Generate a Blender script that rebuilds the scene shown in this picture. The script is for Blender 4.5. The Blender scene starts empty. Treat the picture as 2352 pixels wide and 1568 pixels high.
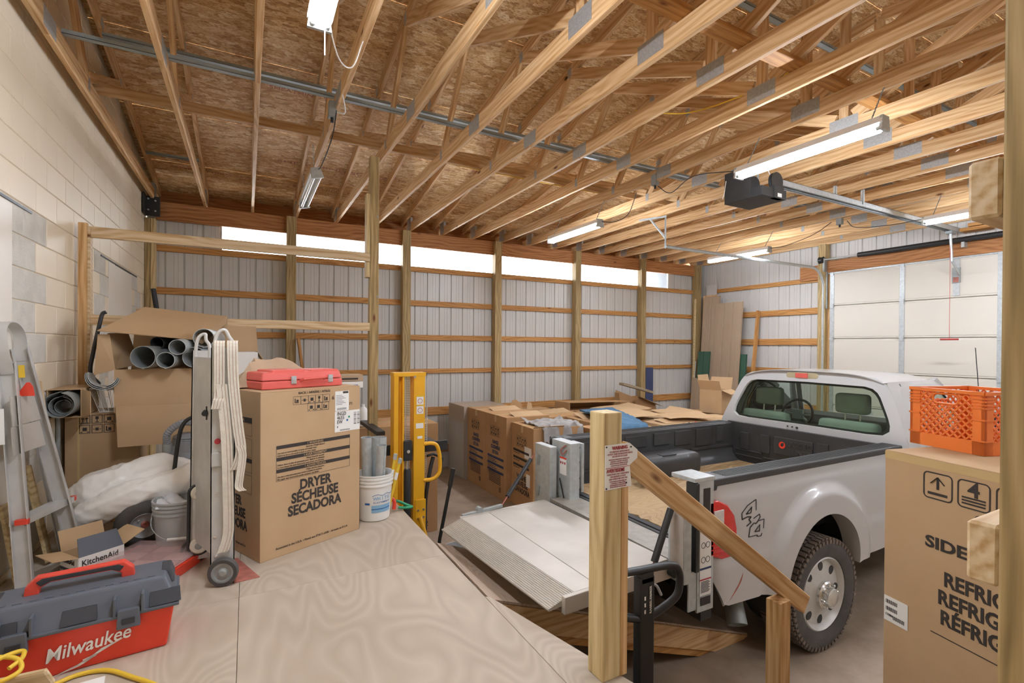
import bpy, bmesh, math, random
from mathutils import Vector as V, Matrix as MX
random.seed(7)
sc = bpy.context.scene
C = sc.collection
R = math.radians
# ---------------------------------------------------------------- camera, sky, exposure
def make_camera():
    yaw, pitch, roll = R(28.42661573), R(-0.31345306), R(0.40829488)
    f = V((math.sin(yaw)*math.cos(pitch), math.cos(yaw)*math.cos(pitch), math.sin(pitch)))
    r = V((math.cos(yaw), -math.sin(yaw), 0)); u = r.cross(f)
    c, s = math.cos(roll), math.sin(roll)
    r2, u2 = c*r+s*u, -s*r+c*u
    cam = bpy.data.cameras.new('camera'); ob = bpy.data.objects.new('camera', cam); C.objects.link(ob)
    m = MX((r2, u2, -f)).transposed().to_4x4(); m.translation = V((0, 0, 2.23)); ob.matrix_world = m
    cam.sensor_fit = 'HORIZONTAL'; cam.sensor_width = 36.0
    cam.lens = 1123.555*36/2352; cam.shift_y = (801.363-784)/2352
    cam.clip_start = .05; cam.clip_end = 200
    sc.camera = ob
make_camera()
world = bpy.data.worlds.new('sky'); sc.world = world; world.use_nodes = True
bg = world.node_tree.nodes['Background']; bg.inputs[0].default_value = (.93, .96, 1, 1); bg.inputs[1].default_value = 12.0
sc.view_settings.view_transform = 'Standard'; sc.view_settings.look = 'None'
sc.view_settings.gamma = 1; sc.view_settings.use_curve_mapping = False
sc.view_settings.exposure = 0.38
TUBE = 150.0          # strength of the lit fluorescent tubes

# ---------------------------------------------------------------- materials
MATS = {}
def lin(h):
    h = h.lstrip('#'); o = []
    for i in (0, 2, 4):
        c = int(h[i:i+2], 16)/255; o.append(c/12.92 if c <= .04045 else ((c+.055)/1.055)**2.4)
    return (*o, 1)
class NT:
    def __init__(s, name):
        s.m = bpy.data.materials.new(name); s.m.use_nodes = True; s.t = s.m.node_tree
        s.b = s.t.nodes['Principled BSDF']; MATS[name] = s.m
    def n(s, typ, **k):
        nd = s.t.nodes.new('ShaderNode'+typ)
        for a, v in k.items():
            if a.startswith('i_'):
                key = a[2:]
                nd.inputs[int(key) if key.isdigit() else key].default_value = v
            else: setattr(nd, a, v)
        return nd
    def l(s, a, ao, b, bi):
        s.t.links.new(a.outputs[ao], b.inputs[bi])
    def coord(s, scale=(1, 1, 1), rnd=False, out='Object', rot=(0, 0, 0)):
        tc = s.n('TexCoord'); mp = s.n('Mapping'); mp.inputs['Scale'].default_value = scale; mp.inputs['Rotation'].default_value = rot
        s.l(tc, out, mp, 'Vector')
        if rnd:
            oi = s.n('ObjectInfo'); mu = s.n('Math', operation='MULTIPLY'); mu.inputs[1].default_value = 57.0
            s.l(oi, 'Random', mu, 0); s.l(mu, 0, mp, 'Location')
        return mp
    def ramp(s, stops):
        r = s.n('ValToRGB'); e = r.color_ramp.elements
        while len(e) < len(stops): e.new(.5)
        for el, (p, c) in zip(e, stops): el.position = p; el.color = c if not isinstance(c, str) else lin(c)
        return r
    def bump(s, src, out, strength=.3, dist=.01):
        b = s.n('Bump'); b.inputs['Strength'].default_value = strength; b.inputs['Distance'].default_value = dist
        s.l(src, out, b, 'Height'); s.l(b, 0, s.b, 'Normal'); return b
def plain(name, col, rough=.5, metal=0., var=.08, scale=6., bump=0., bscale=40., spec=.5, emit=None, es=0, rnd=0., alpha=1, trans=0, ior=1.45, coat=0):
    t = NT(name); c = lin(col) if isinstance(col, str) else col
    t.b.inputs['Roughness'].default_value = rough; t.b.inputs['Metallic'].default_value = metal
    t.b.inputs['Specular IOR Level'].default_value = spec
    mp = t.coord(rnd=True); nz = t.n('TexNoise'); nz.inputs['Scale'].default_value = scale; nz.inputs['Detail'].default_value = 4
    t.l(mp, 0, nz, 'Vector')
    lo = tuple(max(0, x*(1-var)) for x in c[:3])+(1,); hi = tuple(min(1, x*(1+var)) for x in c[:3])+(1,)
    r = t.ramp([(.3, lo), (.7, hi)]); t.l(nz, 'Fac', r, 0)
    last = r
    if rnd:
        oi = t.n('ObjectInfo'); hs = t.n('HueSaturation'); mr = t.n('MapRange'); mr.inputs[3].default_value = 1-rnd; mr.inputs[4].default_value = 1+rnd
        t.l(oi, 'Random', mr, 0); t.l(mr, 0, hs, 'Value'); t.l(r, 0, hs, 'Color'); last = hs
    t.l(last, 0, t.b, 'Base Color')
    if bump:
        n2 = t.n('TexNoise'); n2.inputs['Scale'].default_value = bscale; n2.inputs['Detail'].default_value = 6
        t.l(mp, 0, n2, 'Vector'); t.bump(n2, 'Fac', bump, .01)
    if emit: t.b.inputs['Emission Color'].default_value = lin(emit); t.b.inputs['Emission Strength'].default_value = es
    if trans: t.b.inputs['Transmission Weight'].default_value = trans; t.b.inputs['IOR'].default_value = ior
    if coat: t.b.inputs['Coat Weight'].default_value = coat; t.b.inputs['Coat Roughness'].default_value = .06
    t.b.inputs['Alpha'].default_value = alpha
    return t.m
def wood(name, light, mid, dark, rough=.6, rings=9., rnd=.1, knots=True, axis='X'):
    """sawn lumber: grain along the piece's own long axis (object X)"""
    t = NT(name); t.b.inputs['Roughness'].default_value = rough; t.b.inputs['Specular IOR Level'].default_value = .3
    sc3 = {'X': (.35, 1, 1), 'Z': (1, 1, .35), 'Y': (1, .35, 1)}[axis]
    mp = t.coord(sc3, rnd=True)
    nz = t.n('TexNoise'); nz.inputs['Scale'].default_value = 2.2; nz.inputs['Detail'].default_value = 2; t.l(mp, 0, nz, 'Vector')
    mx = t.n('Vectormath' if False else 'VectorMath', operation='MULTIPLY_ADD'); mx.inputs[1].default_value = (.25, .25, .25)
    t.l(nz, 'Color', mx, 0); t.l(mp, 0, mx, 2)
    wv = t.n('TexWave', wave_type='RINGS'); wv.rings_direction = axis; wv.inputs['Scale'].default_value = rings; wv.inputs['Distortion'].default_value = 2.5; wv.inputs['Detail'].default_value = 2
    t.l(mx, 0, wv, 'Vector')
    fn = t.n('TexNoise'); fn.inputs['Scale'].default_value = 60; fn.inputs['Detail'].default_value = 3
    mp2 = t.coord({'X': (.04, 1, 1), 'Z': (1, 1, .04), 'Y': (1, .04, 1)}[axis], rnd=True); t.l(mp2, 0, fn, 'Vector')
    ad = t.n('Math', operation='MULTIPLY_ADD'); ad.inputs[1].default_value = .26
    t.l(wv, 'Fac', ad, 0); t.l(fn, 'Fac', ad, 2)
    r = t.ramp([(.36, light), (.6, mid), (.92, dark)]); t.l(ad, 0, r, 0)
    last, lo = r, 0
    if knots:
        vo = t.n('TexVoronoi'); vo.inputs['Scale'].default_value = 2.6; mp3 = t.coord({'X': (.55, 1.6, 1.6), 'Z': (1.6, 1.6, .55), 'Y': (1.6, .55, 1.6)}[axis], rnd=True); t.l(mp3, 0, vo, 'Vector')
        kr = t.ramp([(.03, (1, 1, 1, 1)), (.085, (0, 0, 0, 1))]); t.l(vo, 'Distance', kr, 0)
        mk = t.n('MixRGB'); mk.inputs[2].default_value = lin('#6b3f20'); t.l(kr, 0, mk, 0); t.l(r, 0, mk, 1); last = mk
    oi = t.n('ObjectInfo'); hs = t.n('HueSaturation'); mr = t.n('MapRange'); mr.inputs[3].default_value = 1-rnd; mr.inputs[4].default_value = 1+rnd
    t.l(oi, 'Random', mr, 0); t.l(mr, 0, hs, 'Value'); t.l(last, 0, hs, 'Color')
    t.l(hs, 0, t.b, 'Base Color'); t.bump(ad, 0, .12, .002)
    return t.m
wood('pine', '#e0c094', '#d6b080', '#ba8c58')            # truss lumber
wood('pine_pale', '#e2cfae', '#d9c19a', '#bd9868')       # new boards
wood('girt', '#cc9c62', '#c08c50', '#9a6838', rnd=.06)     # yellowed girts
wood('header', '#c08a5a', '#b47c4c', '#8e5a34', rnd=.05)  # reddish laminated headers
wood('treated', '#bda679', '#ae9668', '#86724c', rnd=.12)
wood('treated_z', '#bda679', '#ae9668', '#86724c', rnd=.1, axis='Z')
wood('newpost', '#dac79c', '#d0ba8a', '#b2966a', axis='Z')
wood('pine_z', '#dcb98a', '#d0a874', '#b0834e', axis='Z')
wood('greyed', '#b3a48a', '#a08f74', '#7c6c54')
def osb(name='osb'):
    t = NT(name); t.b.inputs['Roughness'].default_value = .65; t.b.inputs['Specular IOR Level'].default_value = .25
    mp = t.coord((1, 2.6, 2.6))
    nz = t.n('TexNoise'); nz.inputs['Scale'].default_value = 5; t.l(mp, 0, nz, 'Vector')
    mx = t.n('VectorMath', operation='MULTIPLY_ADD'); mx.inputs[1].default_value = (.22, .22, .22); t.l(nz, 'Color', mx, 0); t.l(mp, 0, mx, 2)
    vo = t.n('TexVoronoi'); vo.inputs['Scale'].default_value = 11; vo.inputs['Randomness'].default_value = 1; t.l(mx, 0, vo, 'Vector')
    sp = t.n('SeparateColor'); t.l(vo, 'Color', sp, 0)
    r = t.ramp([(.0, '#bd9464'), (.25, '#d4ac78'), (.55, '#e2c08e'), (.85, '#ecd0a2'), (1, '#f4e0ba')]); t.l(sp, 0, r, 0)
    n2 = t.n('TexNoise'); n2.inputs['Scale'].default_value = 34; n2.inputs['Detail'].default_value = 5; t.l(mp, 0, n2, 'Vector')
    r2 = t.ramp([(.36, '#c49f7c'), (.5, '#ffffff')]); t.l(n2, 'Fac', r2, 0)
    mu = t.n('MixRGB', blend_type='MULTIPLY'); mu.inputs[0].default_value = .75; t.l(r, 0, mu, 1); t.l(r2, 0, mu, 2)
    t.l(mu, 0, t.b, 'Base Color'); t.bump(vo, 'Distance', .25, .004)
osb()
def plywood(name, a, b, c, sc_=1.0, rough=.55, axis=(1, .32, 1)):
    t = NT(name); t.b.inputs['Roughness'].default_value = rough; t.b.inputs['Specular IOR Level'].default_value = .3
    mp = t.coord(axis, rnd=True)
    nz = t.n('TexNoise'); nz.inputs['Scale'].default_value = 2.2*sc_; nz.inputs['Detail'].default_value = 1.5; nz.inputs['Distortion'].default_value = .4; t.l(mp, 0, nz, 'Vector')
    mu = t.n('Math', operation='MULTIPLY'); mu.inputs[1].default_value = 19; t.l(nz, 'Fac', mu, 0)
    fr = t.n('Math', operation='PINGPONG'); fr.inputs[1].default_value = .5; t.l(mu, 0, fr, 0)
    d = t.n('Math', operation='MULTIPLY'); d.inputs[1].default_value = 2.; t.l(fr, 0, d, 0)
    n2 = t.n('TexNoise'); n2.inputs['Scale'].default_value = 1.3; n2.inputs['Detail'].default_value = 6; t.l(mp, 0, n2, 'Vector')
    ad = t.n('Math', operation='MULTIPLY_ADD'); ad.inputs[1].default_value = .26; t.l(d, 0, ad, 0); t.l(n2, 'Fac', ad, 2)
    r = t.ramp([(.4, a), (.58, b), (.82, c)]); t.l(ad, 0, r, 0); t.l(r, 0, t.b, 'Base Color'); t.bump(ad, 0, .08, .002)
plywood('deckply', '#b0a18e', '#b6a896', '#c3b6a3')
plywood('bedply', '#ab9068', '#b89c74', '#8e7450', 1.6, axis=(.3, 1.2, 1))
plywood('rampply', '#b09a84', '#bba692', '#a08a74', 1.8)
def concrete():
    t = NT('concrete'); t.b.inputs['Roughness'].default_value = .6; t.b.inputs['Specular IOR Level'].default_value = .3
    mp = t.coord(); nz = t.n('TexNoise'); nz.inputs['Scale'].default_value = 1.1; nz.inputs['Detail'].default_value = 8; nz.inputs['Roughness'].default_value = .65; t.l(mp, 0, nz, 'Vector')
    r = t.ramp([(.3, '#857564'), (.5, '#a39280'), (.7, '#b8a895')]); t.l(nz, 'Fac', r, 0); t.l(r, 0, t.b, 'Base Color')
    t.bump(nz, 'Fac', .1, .01)
concrete()
def cardboard(name, base, dk):
    t = NT(name); t.b.inputs['Roughness'].default_value = .75; t.b.inputs['Specular IOR Level'].default_value = .2
    mp = t.coord(); nz = t.n('TexNoise'); nz.inputs['Scale'].default_value = 2.5; nz.inputs['Detail'].default_value = 6; t.l(mp, 0, nz, 'Vector')
    r = t.ramp([(.3, dk), (.7, base)]); t.l(nz, 'Fac', r, 0)
    oi = t.n('ObjectInfo'); hs = t.n('HueSaturation'); mr = t.n('MapRange'); mr.inputs[3].default_value = .95; mr.inputs[4].default_value = 1.04
    t.l(oi, 'Random', mr, 0); t.l(mr, 0, hs, 'Value'); t.l(r, 0, hs, 'Color'); t.l(hs, 0, t.b, 'Base Color')
    wv = t.n('TexWave'); wv.inputs['Scale'].default_value = 60; wv.bands_direction = 'X'; t.l(mp, 0, wv, 'Vector'); t.bump(wv, 'Fac', .04, .001)
cardboard('card', '#c6a985', '#bd9e79')
cardboard('card2', '#c09a70', '#b58e64')
cardboard('card_in', '#ceb08a', '#c3a37c')
plain('blockpaint', '#eadcc2', .55, var=.03, scale=1.5, bump=.12, bscale=70, rnd=.012)
plain('mortar', '#d9cab0', .8, var=.06, bump=.2)
plain('blockraw', '#d3cfc4', .85, var=.08, scale=9, bump=.4, bscale=90)
plain('infill', '#e6dfd2', .5, var=.02)
plain('siding', '#cdcbc6', .38, metal=.0, var=.03, scale=1.2, spec=.5)
plain('doorskin', '#d8d2c5', .5, var=.02, scale=1.5)
plain('galv', '#bcc2c2', .4, metal=.3, var=.12, scale=25)
plain('galv_dull', '#9fa5a4', .5, metal=.25, var=.14, scale=8)
plain('alu', '#cbcac6', .42, metal=.3, var=.08, scale=9)
plain('alu_plat', '#c4beb4', .5, metal=.35, var=.09, scale=3.5, bump=.05)
plain('chrome', '#e0e0dc', .22, metal=.85, var=.03)
plain('steel_dark', '#3b3c3c', .45, metal=.5, var=.1)
plain('channel', '#9fabad', .5, metal=.2, var=.1)
plain('blackplastic', '#2c2d2d', .5, var=.12, scale=8)
plain('liner', '#383838', .48, var=.18, scale=5, bump=.06)
plain('rubber', '#4b4845', .8, var=.2, scale=7, bump=.3, bscale=60)
plain('rubber_mud', '#6d6157', .9, var=.25, scale=9, bump=.4, bscale=60)
plain('truckwhite', '#c0c0bf', .28, var=.02, scale=1.5, coat=.6)
plain('cabtrim', '#8f978d', .8, var=.05)
plain('seatcloth', '#97a396', .9, var=.06)
plain('dash', '#55564f', .7, var=.05)
plain('redlens', '#d2201a', .15, var=.1, scale=30, coat=.5)
plain('whitelens', '#d8d4d0', .15, var=.12, scale=40)
plain('amberlens', '#b9ac8a', .3, var=.1)
plain('rubberhose', '#2f2f30', .5, var=.1)
plain('ink', '#3a3430', .8, var=.05)
plain('ink_blue', '#3c4668', .8, var=.05)
plain('labelwhite', '#f0efea', .6, var=.02)
plain('paperwhite', '#eeeeea', .6, var=.02)
plain('signpink', '#c4828a', .6, var=.04)
plain('dirtgalv', '#b6aca2', .55, var=.14, scale=9)
plain('signred', '#b0343a', .6, var=.04)
plain('toolred', '#e0432c', .42, var=.05)
plain('toolred2', '#d94a3a', .45, var=.05)
plain('casered', '#e0665c', .5, var=.06)
plain('toolgrey', '#5a5f68', .5, var=.07, bump=.03)
plain('tooldark', '#33353a', .6, var=.1)
plain('yellow', '#f0b428', .38, var=.05)
plain('cordyellow', '#e8c23a', .5, var=.05)
plain('green', '#2f9a6c', .5, var=.05)
plain('darkgreen', '#3d5f4c', .5, var=.05)
plain('tansiding', '#a8937b', .45, var=.04, scale=2)
plain('bucketgrey', '#b3b6b6', .45, var=.04)
plain('bucketwhite', '#ecebe6', .4, var=.03)
plain('blue', '#2f66a8', .5, var=.1)
plain('lightblue', '#8db9d8', .5, var=.1)
plain('orange', '#f0823a', .42, var=.05)
plain('blanketgrey', '#a5a29e', .95, var=.1, scale=14, bump=.3, bscale=50)
plain('blanketblue', '#4f7492', .95, var=.14, scale=16, bump=.4, bscale=60)
plain('webbing', '#d9d2c2', .9, var=.06, scale=30, bump=.15, bscale=120)
plain('webline', '#b59a88', .9)
plain('wirewhite', '#e2e2de', .4)
plain('brownpaper', '#b9a184', .8, var=.08, bump=.3, bscale=12)
plain('tape', '#cdb27e', .35, var=.05)
plain('vacgrey', '#8d9094', .5, var=.1)
plain('strapred', '#b03a30', .6, var=.1)
plain('fixture', '#e8e6e2', .4, var=.02)
plain('tube_off', '#e9e7e0', .3, var=.02)
plain('tube_lit', '#ffffff', .5, emit='#ebf1fd', es=TUBE, var=.01)
plain('cobble', '#8a7a68', .8)
plain('plate', '#aaa9a5', .45, metal=.3, var=.15, scale=60, bump=.35, bscale=160)
plain('treadplate', '#a9a49a', .5, metal=.4, var=.12, scale=20, bump=.5, bscale=110)
plain('plastic_sheet', '#f3f1ec', .3, var=.02, scale=2, bump=.12, bscale=9, spec=.6)
plain('clearbag', '#dfe3ea', .25, var=.08, scale=20)
plain('rustyred', '#a8685a', .6, var=.25, scale=20)
plain('organizer_clear', '#d8a29a', .2, var=.08, scale=14)
def glassy(name, tint, rough=0., mixf=.1):
    t = NT(name); tr = t.n('BsdfTransparent'); tr.inputs[0].default_value = lin(tint); gl = t.n('BsdfGlossy'); gl.inputs['Roughness'].default_value = rough
    fr = t.n('Fresnel'); fr.inputs[0].default_value = 1.45
    mx = t.n('MixShader'); t.l(fr, 0, mx, 0); t.l(tr, 0, mx, 1); t.l(gl, 0, mx, 2)
    out = t.t.nodes['Material Output']; t.l(mx, 0, out, 0)
glassy('glass_tint', '#d6e2d8'); glassy('glass_clear', '#dfe6e2'); glassy('skylite', '#fbfdff', .1)
plain('clearlid', '#e3c6c2', .15, alpha=.35)
def wrapfilm():
    t = NT('wrapfilm'); tr = t.n('BsdfTransparent'); t.b.inputs['Base Color'].default_value = lin('#cfc9c2'); t.b.inputs['Roughness'].default_value = .25
    mx = t.n('MixShader'); mx.inputs[0].default_value = .45; t.l(tr, 0, mx, 1); t.l(t.b, 0, mx, 2); t.l(mx, 0, t.t.nodes['Material Output'], 0)
wrapfilm()

# ---------------------------------------------------------------- mesh helpers
class MB:
    def __init__(s): s.v = []; s.f = []
    def add(s, vs, fs):
        o = len(s.v); s.v += [tuple(v) for v in vs]; s.f += [tuple(i+o for i in f) for f in fs]; return s
    def box(s, x0, x1, y0, y1, z0, z1, m=None):
        vs = [V(p) for p in ((x0, y0, z0), (x1, y0, z0), (x1, y1, z0), (x0, y1, z0), (x0, y0, z1), (x1, y0, z1), (x1, y1, z1), (x0, y1, z1))]
        if m: vs = [m @ v for v in vs]
        return s.add(vs, [(0, 3, 2, 1), (4, 5, 6, 7), (0, 1, 5, 4), (1, 2, 6, 5), (2, 3, 7, 6), (3, 0, 4, 7)])
    def cbox(s, c, d, m=None):
        return s.box(c[0]-d[0]/2, c[0]+d[0]/2, c[1]-d[1]/2, c[1]+d[1]/2, c[2]-d[2]/2, c[2]+d[2]/2, m)
    def prism(s, poly, h, m=None):
        """poly: list of (x,y) CCW, extruded along z 0..h; m maps to place"""
        n = len(poly); vs = [V((x, y, 0)) for x, y in poly]+[V((x, y, h)) for x, y in poly]
        if m: vs = [m @ v for v in vs]
        fs = [tuple(range(n-1, -1, -1)), tuple(range(n, 2*n))]+[(i, (i+1) % n, n+(i+1) % n, n+i) for i in range(n)]
        return s.add(vs, fs)
    def tube(s, pts, r, n=10, closed=False, caps=True):
        pts = [V(p) for p in pts]; m = len(pts); rs = r if isinstance(r, (list, tuple)) else [r]*m
        prev = None; rings = []
        for i, p in enumerate(pts):
            if closed: d = pts[(i+1) % m]-pts[i-1]
            else: d = pts[min(i+1, m-1)]-pts[max(i-1, 0)]
            d = d.normalized() if d.length > 1e-9 else V((0, 0, 1))
            if prev is None:
                a = V((0, 0, 1)) if abs(d.z) < .9 else V((1, 0, 0)); x = d.cross(a).normalized()
            else:
                x = prev-d*prev.dot(d); x = x.normalized() if x.length > 1e-6 else d.orthogonal().normalized()
            prev = x; y = d.cross(x)
            rings.append([p+(x*math.cos(2*math.pi*k/n)+y*math.sin(2*math.pi*k/n))*rs[i] for k in range(n)])
        vs = [v for rg in rings for v in rg]; fs = []
        for i in range(m if closed else m-1):
            a, b = i*n, ((i+1) % m)*n
            fs += [(a+k, a+(k+1) % n, b+(k+1) % n, b+k) for k in range(n)]
        if caps and not closed: fs += [tuple(range(n-1, -1, -1)), tuple(range((m-1)*n, m*n))]
        return s.add(vs, fs)
    def lathe(s, prof, n=24, m=None, capb=True, capt=True):
        """prof: (r,z) list from bottom to top around z"""
        vs = []; k = len(prof)
        for r, z in prof:
            for i in range(n):
                a = 2*math.pi*i/n; v = V((r*math.cos(a), r*math.sin(a), z)); vs.append(m @ v if m else v)
        fs = [(j*n+i, j*n+(i+1) % n, (j+1)*n+(i+1) % n, (j+1)*n+i) for j in range(k-1) for i in range(n)]
        if capb: fs.append(tuple(range(n-1, -1, -1)))
        if capt: fs.append(tuple(range((k-1)*n, k*n)))
        return s.add(vs, fs)
    def cyl(s, p0, p1, r, n=16): return s.tube([p0, p1], r, n)
    def beam(s, p0, p1, w, h, up=(0, 0, 1)):
        """rectangular bar from p0 to p1; w across, h along 'up'"""
        return s.box(0, (V(p1)-V(p0)).length, -w/2, w/2, -h/2, h/2, frame(p0, p1, up))
    def grid(s, fn, nu, nv, thick=0):
        vs = [V(fn(i/nu, j/nv)) for j in range(nv+1) for i in range(nu+1)]
        fs = [(j*(nu+1)+i, j*(nu+1)+i+1, (j+1)*(nu+1)+i+1, (j+1)*(nu+1)+i) for j in range(nv) for i in range(nu)]
        return s.add(vs, fs)
    def strip(s, la, lb, closed=True):
        n = len(la); k = n if closed else n-1
        return s.add(list(la)+list(lb), [(i, (i+1) % n, n+(i+1) % n, n+i) for i in range(k)])
    def mesh(s, name): 
        me = bpy.data.meshes.new(name); me.from_pydata(s.v, [], s.f); me.validate(); me.update(); return me
def frame(p0, p1, up=(0, 0, 1)):
    p0, p1, up = V(p0), V(p1), V(up); x = (p1-p0).normalized()
    if abs(x.dot(up.normalized())) > .999: up = V((0, 1, 0)) if abs(x.y) < .9 else V((1, 0, 0))
    y = up.cross(x).normalized(); z = x.cross(y)
    m = MX((x, y, z)).transposed().to_4x4(); m.translation = p0; return m
def finish(me, mat, smooth=None, bevel=0, seg=2, solid=0, fixn=True):
    if bevel or solid or fixn:
        bm = bmesh.new(); bm.from_mesh(me)
        if fixn: bmesh.ops.recalc_face_normals(bm, faces=bm.faces)
        if solid: bmesh.ops.solidify(bm, geom=bm.faces[:], thickness=solid)
        if bevel:
            es = [e for e in bm.edges if len(e.link_faces) == 2 and e.calc_face_angle(0) > R(35)]
            bmesh.ops.bevel(bm, geom=es, offset=bevel, segments=seg, affect='EDGES', profile=.6)
        bm.to_mesh(me); bm.free()
    if mat: me.materials.append(MATS[mat])
    if smooth is not None:
        for p in me.polygons: p.use_smooth = True
        me.set_sharp_from_angle(angle=R(smooth))
    return me
def ob(name, mb, mat, parent=None, smooth=None, bevel=0, seg=2, solid=0, label=None, m=None, fixn=True):
    me = mb if isinstance(mb, bpy.types.Mesh) else finish(mb.mesh(name), mat, smooth, bevel, seg, solid, fixn)
    o = bpy.data.objects.new(name, me); C.objects.link(o)
    if parent: o.parent = parent
    if m is not None: o.matrix_basis = m
    if label: o['label'] = label
    return o
def tag(o, label, cat, group=None, kind=None):
    o['label'] = label; o['category'] = cat
    if group: o['group'] = group
    if kind: o['kind'] = kind
    return o
def thing(name, label, cat, loc=(0, 0, 0), rz=0, group=None, kind=None):
    o = bpy.data.objects.new(name, None); C.objects.link(o); o.location = loc; o.rotation_euler = (0, 0, rz); o.empty_display_size = .1
    return tag(o, label, cat, group, kind)
def plank(name, p0, p1, w, h, mat, parent=None, up=(0, 0, 1), bevel=.003, m=None):
    """a piece of lumber with its own local X along the grain"""
    L = (V(p1)-V(p0)).length
    return ob(name, MB().box(0, L, -w/2, w/2, -h/2, h/2), mat, parent, bevel=bevel, seg=1, m=frame(p0, p1, up))
PRISM = {}
TXT = []
def txt(parent, s, size, org, xd, yd, mat='ink', align='LEFT', sx=1., bold=0., name='lettering', depth=.0006, shear=0.):
    cu = bpy.data.curves.new('t', 'FONT'); cu.body = s; cu.size = size; cu.align_x = align; cu.extrude = depth; cu.offset = bold*size; cu.resolution_u = 3; cu.shear = shear
    to = bpy.data.objects.new('t', cu)
    xd, yd = V(xd).normalized(), V(yd).normalized(); zd = xd.cross(yd).normalized()
    yd = zd.cross(xd)
    m = MX((xd*sx, yd, zd)).transposed().to_4x4(); m.translation = V(org)+zd*.0012
    o = bpy.data.objects.new(name, bpy.data.meshes.new('lettering')); C.objects.link(o); o.parent = parent; o.matrix_basis = m
    TXT.append((to, o, mat)); return o
def flush_text():
    for to, o, mat in TXT: C.objects.link(to)
    dg = bpy.context.evaluated_depsgraph_get()
    for to, o, mat in TXT:
        me = bpy.data.meshes.new_from_object(to.evaluated_get(dg)); me.materials.clear(); me.materials.append(MATS[mat]); me.name = 'lettering'; o.data = me
    for to, o, mat in TXT:
        cu = to.data; bpy.data.objects.remove(to); bpy.data.curves.remove(cu)
    TXT.clear()
def patch(parent, name, org, xd, yd, w, h, mat, t=.0015, off=.0004, bevel=0):
    """flat printed patch or sticker lying on a face; org is its lower-left corner"""
    xd, yd = V(xd).normalized(), V(yd).normalized(); zd = xd.cross(yd).normalized()
    m = MX((xd, yd, zd)).transposed().to_4x4(); m.translation = V(org)+zd*off
    return ob(name, MB().box(0, w, 0, h, 0, t), mat, parent, m=m)
def rrect(w, h, r, n=5, cx=0, cy=0):
    o = []
    for (sx, sy, a0) in ((1, -1, -90), (1, 1, 0), (-1, 1, 90), (-1, -1, 180)):
        for i in range(n+1):
            a = R(a0+90*i/n); o.append((cx+sx*(w/2-r)+r*math.cos(a), cy+sy*(h/2-r)+r*math.sin(a)))
    return o
def ORD(n): return ['first', 'second', 'third', 'fourth', 'fifth', 'sixth', 'seventh', 'eighth', 'ninth', 'tenth', 'eleventh', 'twelfth', 'thirteenth', 'fourteenth', 'fifteenth', 'sixteenth', 'seventeenth', 'eighteenth', 'nineteenth'][n-1]
def bez(pts, n=8):
    """smooth curve through points (Catmull-Rom)"""
    P = [V(p) for p in pts]; P = [2*P[0]-P[1]]+P+[2*P[-1]-P[-2]]; o = []
    for i in range(1, len(P)-2):
        for k in range(n):
            t = k/n; a, b, c, d = P[i-1], P[i], P[i+1], P[i+2]
            o.append(.5*((2*b)+(c-a)*t+(2*a-5*b+4*c-d)*t*t+(3*b-a-3*c+d)*t**3))
    o.append(P[-2]); return o
# ================================================================ structure
DK = .83                              # deck height
def roofz(y): return 4.635+.17*((8.41-y) if y > 2.58 else (8.41-2.58)-(2.58-y))
fl = ob('floor', MB().box(-1.3, 10.2, -3.5, 9.1, -.12, 0), 'concrete'); tag(fl, 'grey brown dusty concrete garage floor', 'floor', kind='structure')
# --- block wall
wl = ob('wall_left', MB().prism([(-3.5, 0), (8.6, 0), (8.6, 4.62), (2.58, 5.62), (-3.5, 4.6)], .06, MX(((0, 0, 1, -1.316), (1, 0, 0, 0), (0, 1, 0, 0), (0, 0, 0, 1)))), 'mortar')
tag(wl, 'cream painted concrete block wall on the left', 'wall', kind='structure')
BL, BH = .4066, .2033
bme = finish(MB().box(-.012, 0, .003, BL-.003, .003, BH-.003).mesh('block'), 'blockpaint', bevel=.004, seg=1)
bmr = bme.copy(); bmr.materials.clear(); bmr.materials.append(MATS['blockraw'])
nb = 0
for j in range(4, 27):
    z = -.146+BH*j
    for i in range(-1, 13):
        y = 3.60+BL*i+(BL/2 if j % 2 else 0)
        yc = y+BL/2
        if z+.03 > roofz(yc) or y > 8.45 or yc < 3.55: continue
        if z < 3.06 and z > 1.2 and ((y > 6.28 and y+BL < 7.62) or (y+BL < 4.1)): continue
        raw = z < 3.0 and (4.0 < yc < 4.42 or (5.85 < yc < 6.3 and random.random() < .6) or 7.6 < yc < 7.9)
        o = bpy.data.objects.new('concrete_block', bmr if raw else bme); C.objects.link(o); o.parent = wl; o.location = (-1.25, y, z); nb += 1
for (y0, y1, nm) in ((3.0, 4.03, 'infill_panel'), (6.36, 7.49, 'infill_panel')):
    ob(nm, MB().box(-1.262, -1.247, y0, y1, .9, 3.07), 'infill', wl, bevel=.003)
    ob('lintel_edge', MB().box(-1.26, -1.243, y0-.3, y1+.3, 3.075, 3.09), 'steel_dark', wl)
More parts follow.
